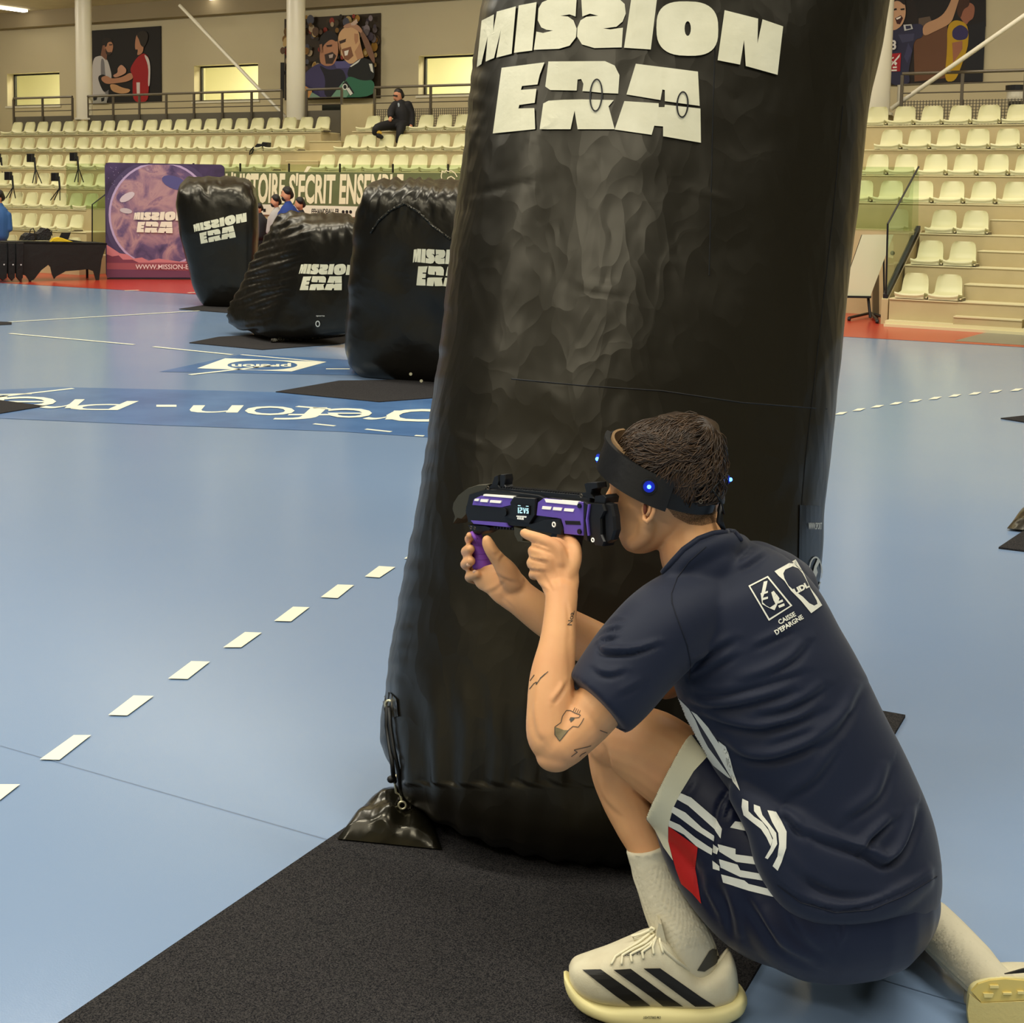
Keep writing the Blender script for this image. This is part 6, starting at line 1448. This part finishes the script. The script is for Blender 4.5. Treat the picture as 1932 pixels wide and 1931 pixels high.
g = MB(); g.prism(c7([(1800, 1232), (1932, 1195), (2100, 1190), (2100, 1225), (1932, 1222)]), lambda u, v, w: P(u, v, 2.495) + CF * w, 0, .004, m_sb); g.build('side_stripe', shoe2)
# ---- headband with lamps
hbm = MB(); HC = P(1249, 888, HD); ua = (CR * math.cos(math.radians(19)) - CU * math.sin(math.radians(19))); uh = (CR * math.sin(math.radians(19)) + CU * math.cos(math.radians(19)))
ub = (-CF * 1.0 - CU * .30).normalized()
def bp(phi, v, out=0.0):      # phi 0 = rear end, 90 = near side, 180 = front end
    a_ = math.radians(phi); ra, rb = .1085 + out, .098 + out
    return HC + ua * (ra * math.cos(a_)) + ub * (rb * math.sin(a_)) + uh * v
def band(phi0, phi1, v0, v1, th, m_, name, parent, out=0.0, n=40, vf=None):
    rings = []
    for i in range(n + 1):
        ph = phi0 + (phi1 - phi0) * i / n; a0, a1 = (v0, v1) if vf is None else vf(ph)
        rings.append([bp(ph, a0, out), bp(ph, a1, out), bp(ph, a1, out + th), bp(ph, a0, out + th)])
    g_ = MB(); g_.loft(rings, m_); return g_.build(name, parent, smooth=True, angle=40)
hroot = empty('headband', HC, None, None); hroot.parent = man; hroot.location = V(hroot.location) - V(man.location)
band(28, 215, -.026, .024, .006, m_blk, 'strap', hroot, out=.001)
band(86, 222, -.024, .030, .005, m_tan, 'tan_lining', hroot, out=-.0045)
band(-38, 30, -.022, .020, .004, m_blk, 'rear_strap', hroot, out=-.002)
band(88, 176, -.031, .024, .006, mat('black_leatherette', (22, 22, 24), rough=.35, bump=(60, .3, .002)), 'lamp_pouch', hroot, out=.007)
band(88, 200, .020, .026, .010, m_blk, 'piping', hroot, out=.003)
def lamp(c, nrm, r, par):
    nrm = nrm.normalized(); L = empty('led_lamp', c, None, None); L.parent = par; L.location = c - parent_loc(par)
    g_ = MB(); g_.disc(c, nrm, r, m_dark, 24, .004); g_.build('bezel', L, angle=40)
    g_ = MB(); g_.disc(c + nrm * .0045, nrm, r * .72, m_bluelens, 24, .002); g_.build('blue_lens', L, angle=40)
    g_ = MB(); g_.ell(c + nrm * .008, (CR * .0038, CU * .0038, CF * .002), m_blue, 12, 8); g_.build('bulb', L, smooth=True)
pn = cast(shoe_bvh([o for o in bpy.data.objects if o.name == 'lamp_pouch'][0]), 1224, 918, .002) or P(1224, 918, 2.45)
lamp(pn, -CF, .0145, hroot)
pn = P(1134, 866, 2.57); lamp(pn, (-CR - CF * .5), .013, hroot); pn = P(1370, 905, 2.56); lamp(pn, (CR - CF * .25), .010, hroot)
lcm = MB()
for a_, b_ in (((1323, 916), (1358, 926)), ((1322, 947), (1356, 914)), ((1340, 930), (1362, 905)), ((1345, 925), (1360, 950)), ((1356, 930), (1366, 970))):
    lcm.tube([P(a_[0], a_[1], 2.47), P((a_[0] + b_[0]) / 2, (a_[1] + b_[1]) / 2 - 2, 2.475), P(b_[0], b_[1], 2.50)], .0016, m_seam, 6)
for x, y in ((1323, 916), (1322, 947)): lcm.tube([P(x + 3.5 * math.cos(t), y + 3.5 * math.sin(t), 2.466) for t in [2 * math.pi * k / 12 for k in range(12)]], .0009, m_rail, 6, closed=True)
lcm.build('lacing', hroot, smooth=True)
g = MB(); g.tube([P(1360, 950, 2.50), P(1358, 985, 2.50), P(1366, 1000, 2.50)], [.004, .007, .004], m_blk, 8); g.build('hanging_strap', hroot, smooth=True)
# ================================================================ the tag gun
PS = math.radians(50)
GU = (CR * math.cos(PS) - CF * math.sin(PS)); GN = (CR * math.sin(PS) + CF * math.cos(PS))
G0 = P(1005, 965, 2.62)
def gf(x, y, w=0.0):
    r = ray(x, y); t = (G0 - EY).dot(GN) / r.dot(GN); return EY + r * t + GN * w
gun = empty('tag_gun', gf(1005, 965, .02), 'purple and black laser tag gun aimed by the kneeling man', 'gun')
m_gb = mat('gun_black', (17, 17, 18), rough=.4, bump=(300, .1, .0005)); m_gp = mat('gun_purple', (104, 80, 176), rough=.45); m_gpg = mat('grip_purple', (132, 72, 176), rough=.55, bump=(400, .1, .0005)); m_go = mat('gun_olive', (58, 54, 38), rough=.5)
m_gw = mat('gun_white_window', (248, 244, 230), rough=.35, emit=.25)
c8 = lambda pts: crop(pts, 840, 860, 5.364)
def gp(pts, w0, w1, m_, name, bev=0, bw2=.003, par=None):
    g_ = MB(); g_.prism(c8(pts), gf, w0, w1, m_, bev=bev, bw_=bw2); return g_.build(name, par or gun)
bodyg = gp([(240, 390), (400, 340), (520, 345), (940, 400), (1010, 430), (1060, 420), (1420, 460), (1425, 800), (1200, 790), (880, 730), (700, 715), (420, 700), (230, 680), (200, 560)], 0, .045, m_gb, 'receiver', bev=1.2, bw2=.006)
gp([(50, 545), (60, 480), (110, 400), (200, 330), (300, 298), (420, 290), (400, 340), (350, 400), (250, 430), (205, 520), (200, 600), (150, 650), (110, 640), (60, 695), (75, 620)], .004, .040, m_go, 'muzzle_shroud', bev=1.5, bw2=.006)
gp([(370, 405), (720, 425), (690, 500), (585, 525), (285, 500), (300, 440)], -.004, .01, m_gp, 'purple_panel', bev=.8, bw2=.002)
gp([(270, 655), (630, 680), (650, 725), (300, 690)], -.004, .01, m_gp, 'purple_panel', bev=.6, bw2=.002)
gp([(955, 470), (1010, 430), (1420, 470), (1418, 810), (1220, 790), (1215, 720), (1190, 640), (1150, 632), (940, 605)], -.005, .01, m_gp, 'purple_panel', bev=.8, bw2=.002)
for pl_ in ([(415, 388), (720, 408), (715, 430), (408, 405)], [(325, 435), (365, 432), (358, 458), (318, 455)], [(385, 438), (460, 440), (450, 470), (378, 465)], [(482, 447), (592, 455), (582, 480), (475, 472)], [(1030, 435), (1375, 462), (1360, 500), (1045, 470)], [(1010, 508), (1100, 515), (1090, 545), (1003, 538)], [(1120, 518), (1208, 525), (1198, 555), (1112, 548)], [(1232, 530), (1330, 536), (1318, 566), (1225, 558)]):
    gp(pl_, -.0065, .0, m_gw, 'white_window')
gp([(685, 470), (720, 415), (945, 430), (940, 600), (880, 690), (700, 640), (600, 610), (590, 530), (690, 500)], -.008, .01, m_gb, 'centre_block', bev=1, bw2=.003)
scr = gp([(738, 490), (895, 505), (890, 598), (738, 585)], -.0105, -.004, m_dark, 'display')
sg = MB(); m_scr = mat('screen_glyphs', (170, 215, 225), emit=.9)
for pl_ in ([(790, 520), (830, 522), (828, 575), (775, 575)], [(840, 525), (888, 530), (886, 575), (838, 572)], [(780, 500), (808, 502), (806, 508), (780, 506)], [(860, 505), (888, 508), (886, 514), (860, 511)]): pass
for pl_ in ([(780, 520), (790, 520), (790, 578), (780, 578)], [(798, 520), (826, 522), (826, 548), (806, 552), (806, 566), (826, 568), (826, 578), (798, 578), (798, 545), (816, 540), (816, 531), (798, 530)], [(834, 524), (842, 524), (848, 560), (854, 526), (862, 526), (852, 580), (842, 580)], [(866, 528), (888, 530), (888, 540), (876, 539), (876, 548), (888, 550), (888, 582), (866, 580), (866, 571), (878, 572), (878, 558), (866, 557)]):
    vs, fs = poly2d([c8(pl_)]); sg.add([gf(x, y, -.0112) for x, y in vs], fs, m_scr)
for q in (((780, 497), (808, 499)), ((862, 503), (888, 505))): sg.add([gf(*c8([p])[0], -.0112) for p in [(q[0][0], q[0][1]), (q[1][0], q[1][1]), (q[1][0], q[1][1] + 7), (q[0][0], q[0][1] + 7)]], [(0, 1, 2, 3)], m_scr)
sg.build('screen_glyphs', scr)
f_l = logo_quad(c8([(755, 600), (860, 608), (855, 650), (760, 640)])); lgm = MB()
for letter in FLAT:
    vs, fs = poly2d([[f_l(u, v) for u, v in r] for r in letter]); lgm.add([gf(x, y, -.0090) for x, y in vs], fs, m_gw)
lgm.build('white_wordmark', gun)
gp([(870, 700), (1040, 640), (1190, 640), (1220, 740), (1210, 800), (1000, 770), (900, 740)], -.009, .0, m_gb, 'trigger_housing', bev=1, bw2=.003)
def gdisc(x, y, rpx, w, m_, name, ring=None):
    x, y = c8([(x, y)])[0]; r = rpx / 5.364 * pix(gf(x, y))[2] / FPX; g_ = MB()
    if ring: g_.tube([gf(x, y, w) + GU * (r * math.cos(t)) * 1.0 + CU * (r * math.sin(t)) for t in [2 * math.pi * k / 20 for k in range(20)]], r * ring, m_, 8, closed=True)
    else: g_.disc(gf(x, y, w), -GN, r, m_, 24, .003)
    return g_.build(name, gun, angle=40)
gdisc(1140, 693, 22, -.010, m_gw, 'white_ring', .32); gdisc(1388, 505, 24, -.006, m_gb, 'screw'); gdisc(1388, 765, 26, -.006, m_gb, 'screw'); gdisc(640, 570, 40, -.009, m_gb, 'round_button'); gdisc(1526, 850, 18, -.008, m_gw, 'white_ring', .35)
gdisc(440, 325, 16, -.002, m_rail, 'sight_screw', .3); gdisc(1392, 405, 16, -.004, m_rail, 'sight_screw', .3); gdisc(278, 727, 14, -.004, m_rail, 'grip_screw', .3); gdisc(315, 733, 12, -.004, m_rail, 'grip_screw', .3)
gp([(1230, 655), (1385, 660), (1395, 700), (1240, 695)], -.006, .0, m_gb, 'vent_slot', bev=.6, bw2=.001)
gp([(1420, 460), (1470, 490), (1440, 640), (1470, 870), (1425, 850)], -.006, .035, m_gb, 'rear_frame', bev=1, bw2=.003)
gp([(1455, 480), (1600, 490), (1620, 560), (1580, 640), (1585, 800), (1615, 870), (1600, 920), (1520, 910), (1500, 870), (1440, 860), (1430, 660)], -.002, .026, m_gb, 'butt_plate', bev=1, bw2=.004)
gp([(1468, 490), (1482, 490), (1462, 640), (1478, 808), (1466, 808), (1446, 650)], -.006, .0, m_gp, 'purple_inlay')
gp([(1590, 480), (1655, 500), (1680, 620), (1690, 760), (1660, 860), (1600, 900), (1590, 800), (1585, 640)], .006, .022, m_dark, 'cheek_pad', bev=2, bw2=.005)
# top rail with teeth, sights
gp([(380, 345), (520, 330), (940, 365), (1380, 405), (1440, 430), (1440, 470), (1010, 440), (940, 415), (520, 375), (380, 380)], .006, .034, m_gb, 'top_rail', bev=.6, bw2=.002)
g = MB()
for k in range(34):
    x = 520 + k * 25; y = 330 + (x - 520) * .088
    g.prism(c8([(x, y - 12), (x + 13, y - 11), (x + 13, y + 10), (x, y + 10)]), gf, .008, .032, m_gb)
g.build('rail_teeth', gun)
gp([(440, 290), (465, 215), (500, 200), (510, 260), (500, 300), (520, 330), (430, 340), (385, 345)], .008, .02, m_gb, 'front_sight', bev=.6, bw2=.002)
gp([(510, 220), (520, 195), (562, 195), (570, 240), (560, 300), (580, 335), (515, 335)], .010, .03, m_gb, 'front_sight', bev=.6, bw2=.002)
gp([(1380, 290), (1410, 275), (1510, 275), (1518, 330), (1460, 345), (1450, 390), (1480, 440), (1350, 420), (1350, 380), (1400, 370)], .006, .03, m_gb, 'rear_sight', bev=.6, bw2=.002)
gp([(1490, 410), (1570, 400), (1600, 430), (1590, 490), (1480, 480)], .006, .04, m_gb, 'sling_mount', bev=.6, bw2=.002)
g = MB()
for k in range(9):
    x = 430 + k * 30; g.prism(c8([(x, 720 + k * 2), (x + 15, 721 + k * 2), (x + 15, 745 + k * 2), (x, 744 + k * 2)]), gf, .008, .034, m_gb)
g.build('lower_rail', gun)
gp([(220, 700), (400, 712), (450, 730), (440, 760), (380, 770), (330, 800), (290, 790), (240, 750)], .002, .04, m_gb, 'grip_mount', bev=.6, bw2=.002)
gp([(700, 720), (780, 740), (800, 800), (790, 860), (860, 880), (740, 870), (705, 800)], -.002, .010, m_go, 'trigger_guard', bev=.6, bw2=.002)
gp([(1020, 780), (1210, 800), (1190, 900), (1180, 1050), (1160, 1200), (980, 1180), (960, 1000), (980, 860)], .014, .05, m_gb, 'pistol_grip', bev=2, bw2=.006)
# turned front grip
gr = MB(); gy = [(775, 30, 268), (795, 60, 312), (860, 66, 324), (900, 68, 328), (905, 64, 330), (935, 70, 335), (985, 76, 345), (990, 72, 346), (1040, 86, 358), (1045, 82, 359), (1090, 94, 368), (1130, 97, 372), (1150, 84, 372)]
rgs = []
for yv, rp, xv in gy:
    x, y = c8([(xv, yv)])[0]; d_ = 2.775; r = rp / 5.364 * d_ / FPX; c0 = P(x, y, d_)
    rgs.append([c0 + CR * (r * math.cos(t)) + CF * (r * math.sin(t)) for t in [2 * math.pi * k / 28 for k in range(28)]])
gr.loft(rgs, m_gpg); gr.build('front_grip', gun, smooth=True, angle=35)
g = MB(); g.tube([P(*c8([(265, 775)])[0], 2.745), P(*c8([(300, 830)])[0], 2.738), P(*c8([(320, 855)])[0], 2.738)], .0035, m_gpg, 8); g.build('grip_lever', gun, smooth=True)
# ================================================================ people far away
def far_person(lab, origin, skin, cloth, hair=None, extra=()):
    """skin / cloth: lists of chains; cloth items are (name, material, chains)"""
    r = empty('person', origin, lab, 'person'); g_ = MB()
    for c in skin: chain(g_, c, m_skin, n=3, seg=12)
    remesh(g_, 'body', r, .014, m_skin2, smooth=1)
    for nm_, m_, cs in cloth:
        g_ = MB()
        for c in cs: chain(g_, c, m_, n=3, seg=14)
        remesh(g_, nm_, r, .016, m_, smooth=1)
    if hair:
        g_ = MB()
        for c in hair[1]: chain(g_, c, hair[0], n=3, seg=12)
        remesh(g_, 'hair', r, .012, hair[0], smooth=1)
    return r
m_skin2 = mat('skin_far', (190, 130, 98), rough=.6)
m_jk = mat('black_jacket', (18, 17, 20), rough=.8); m_tr = mat('black_trousers', (16, 15, 17), rough=.8); m_bh = mat('black_hair', (24, 20, 17), rough=.6)
dA = pix(YP(757, 236, rowY(6) + .12))[2]; dk = dA - .32
p1 = far_person('seated man in dark jacket and trousers in the top row right of the aisle', YP(757, 246, rowY(6) + .1),
    [[(751, 178, dA, 8.5), (751, 187, dA, 7.5)], [(745, 186, dA - .05, 3), (744, 183, dA - .06, 2.5)], [(754, 192, dA, 5), (757, 205, dA, 6), (760, 230, dA, 8)], [(739, 216, dA - .18, 3), (737, 222, dA - .24, 3.5), (736, 227, dA - .3, 3.5)], [(777, 228, dA, 3.5), (775, 240, dA - .1, 3.5), (773, 244, dA - .12, 3.5)], [(712, 252, dk, 4), (718, 258, dk, 3.5)], [(760, 232, dA, 6), (757, 238, dk + .1, 4), (753, 255, dk, 3)]],
    [('jacket', m_jk, [[(756, 197, dA, 10), (758, 212, dA, 17), (759, 232, dA, 17)], [(770, 198, dA, 8), (777, 215, dA, 6.5), (777, 236, dA - .05, 6)], [(746, 198, dA - .02, 8), (739, 208, dA - .12, 7.5), (737, 219, dA - .22, 6)]]),
     ('trousers', m_tr, [[(760, 234, dA, 12), (735, 236, dk + .1, 10), (712, 241, dk - .1, 8), (708, 250, dk - .1, 6.5)], [(764, 234, dA, 12), (757, 240, dk + .1, 9), (754, 252, dk, 7), (752, 266, dk, 6)]]),
     ('shirt', pm(150, 160, 168), [[(752, 196, dA - .09, 2.5), (753, 202, dA - .11, 2)]]), ('sock', pm(200, 160, 60), [[(712, 249, dk - .12, 4.5), (717, 251, dk - .1, 4)]]), ('shoe', m_jk, [[(714, 256, dk - .12, 5), (720, 259, dk - .1, 4)]])],
    (m_bh, [[(752, 175, dA + .01, 9), (756, 180, dA + .02, 7.5)]]))
g = MB(); g.tube([P(742, 180, dA - .08), P(750, 181, dA - .085)], .012, m_dark, 6); g.build('glasses', p1)
def stander(x, y, r, z, lab, top, hairm, beard=False, dark=None, Y=15.9, w=20):
    hc = YP(x, y, Y); d = pix(hc)[2]; k = FPX / d
    f = G(0, 0); foot = V((hc.x, hc.y, 0)); fx, fy, fd = pix(foot)
    sh = y + r * 2.1
    sk_ = [[(x - 1, y - r * .25, d, r * .82), (x - 1.5, y + r * .35, d - .02, r * .68)], [(x - r * .85, y + r * .1, d - .02, r * .2), (x - r * .98, y + r * .25, d - .02, r * .16)], [(x + 1, y + r * .7, d, r * .42), (x + 2, sh, d, r * .45)], [(x + 2, sh, d, r * .45), (x + 3, y + r * 6, d, r * .7)], [(x - 2, y + r * 6, d, r * .5), (x - 2, fy - 4, fd, r * .35)], [(x + 7, y + r * 6, d, r * .5), (x + 7, fy - 4, fd, r * .35)]]
    cl_ = [('top', top, [[(x + 2, y + r * 1.5, d, r * .62), (x + 2, sh + r * .1, d, r * 1.25), (x + 3, sh + r * 1.6, d, r * 1.6), (x + 3, y + r * 6.4, d, r * 1.4)], [(x + 3 - r * 1.2, sh + r, d, r * .6), (x + 2 - r * 1.5, y + r * 5.5, d, r * .5)], [(x + 4 + r * 1.2, sh + r, d, r * .6), (x + 4 + r * 1.5, y + r * 5.5, d, r * .5)]]),
           ('trousers', m_tr, [[(x - 1, y + r * 6.2, d, r * .9), (x - 2, fy - 8, fd, r * .55)], [(x + 6, y + r * 6.2, d, r * .9), (x + 7, fy - 8, fd, r * .55)]])]
    hr = [[(x, y - r * .5, d + .01, r * .84), (x + r * .42, y + r * .1, d + .02, r * .66)], [(x - r * .12, y - r * .62, d - .02, r * .6), (x + r * .1, y - r * .5, d - .05, r * .6)]]
    if beard: hr.append([(x - r * .45, y + r * .62, d - .02, r * .5), (x + r * .15, y + r * .5, d - .01, r * .45)])
    return far_person(lab, foot, sk_, cl_, (hairm, hr))
stander(520.5, 380, 10.5, 0, 'bearded dark-haired man standing before the banner, left of the man in blue', mat('grey_top', (170, 164, 160), .8), m_bh, True)
stander(542, 367, 12, 0, 'tallest standing man before the banner, in a bright blue top', mat('royal_blue_top', (26, 52, 120), .8), m_bh, True, Y=15.6)
stander(566, 385, 10.5, 0, 'dark-haired man standing before the banner, right of the man in blue', mat('dark_top', (26, 26, 32), .8), m_bh, Y=16.0)
stander(489, 393, 8, 0, 'person in dark clothes mostly hidden behind the tapered inflatable', mat('dark_top_b', (24, 24, 28), .8), m_bh, Y=16.2)
stander(-2, 372, 11, 0, 'man in a blue zip jacket cut by the left frame edge behind the table', mat('denim_blue_jacket', (40, 84, 140), .7), m_bh, True, Y=16.1)
# speckles and small wear on the near floor
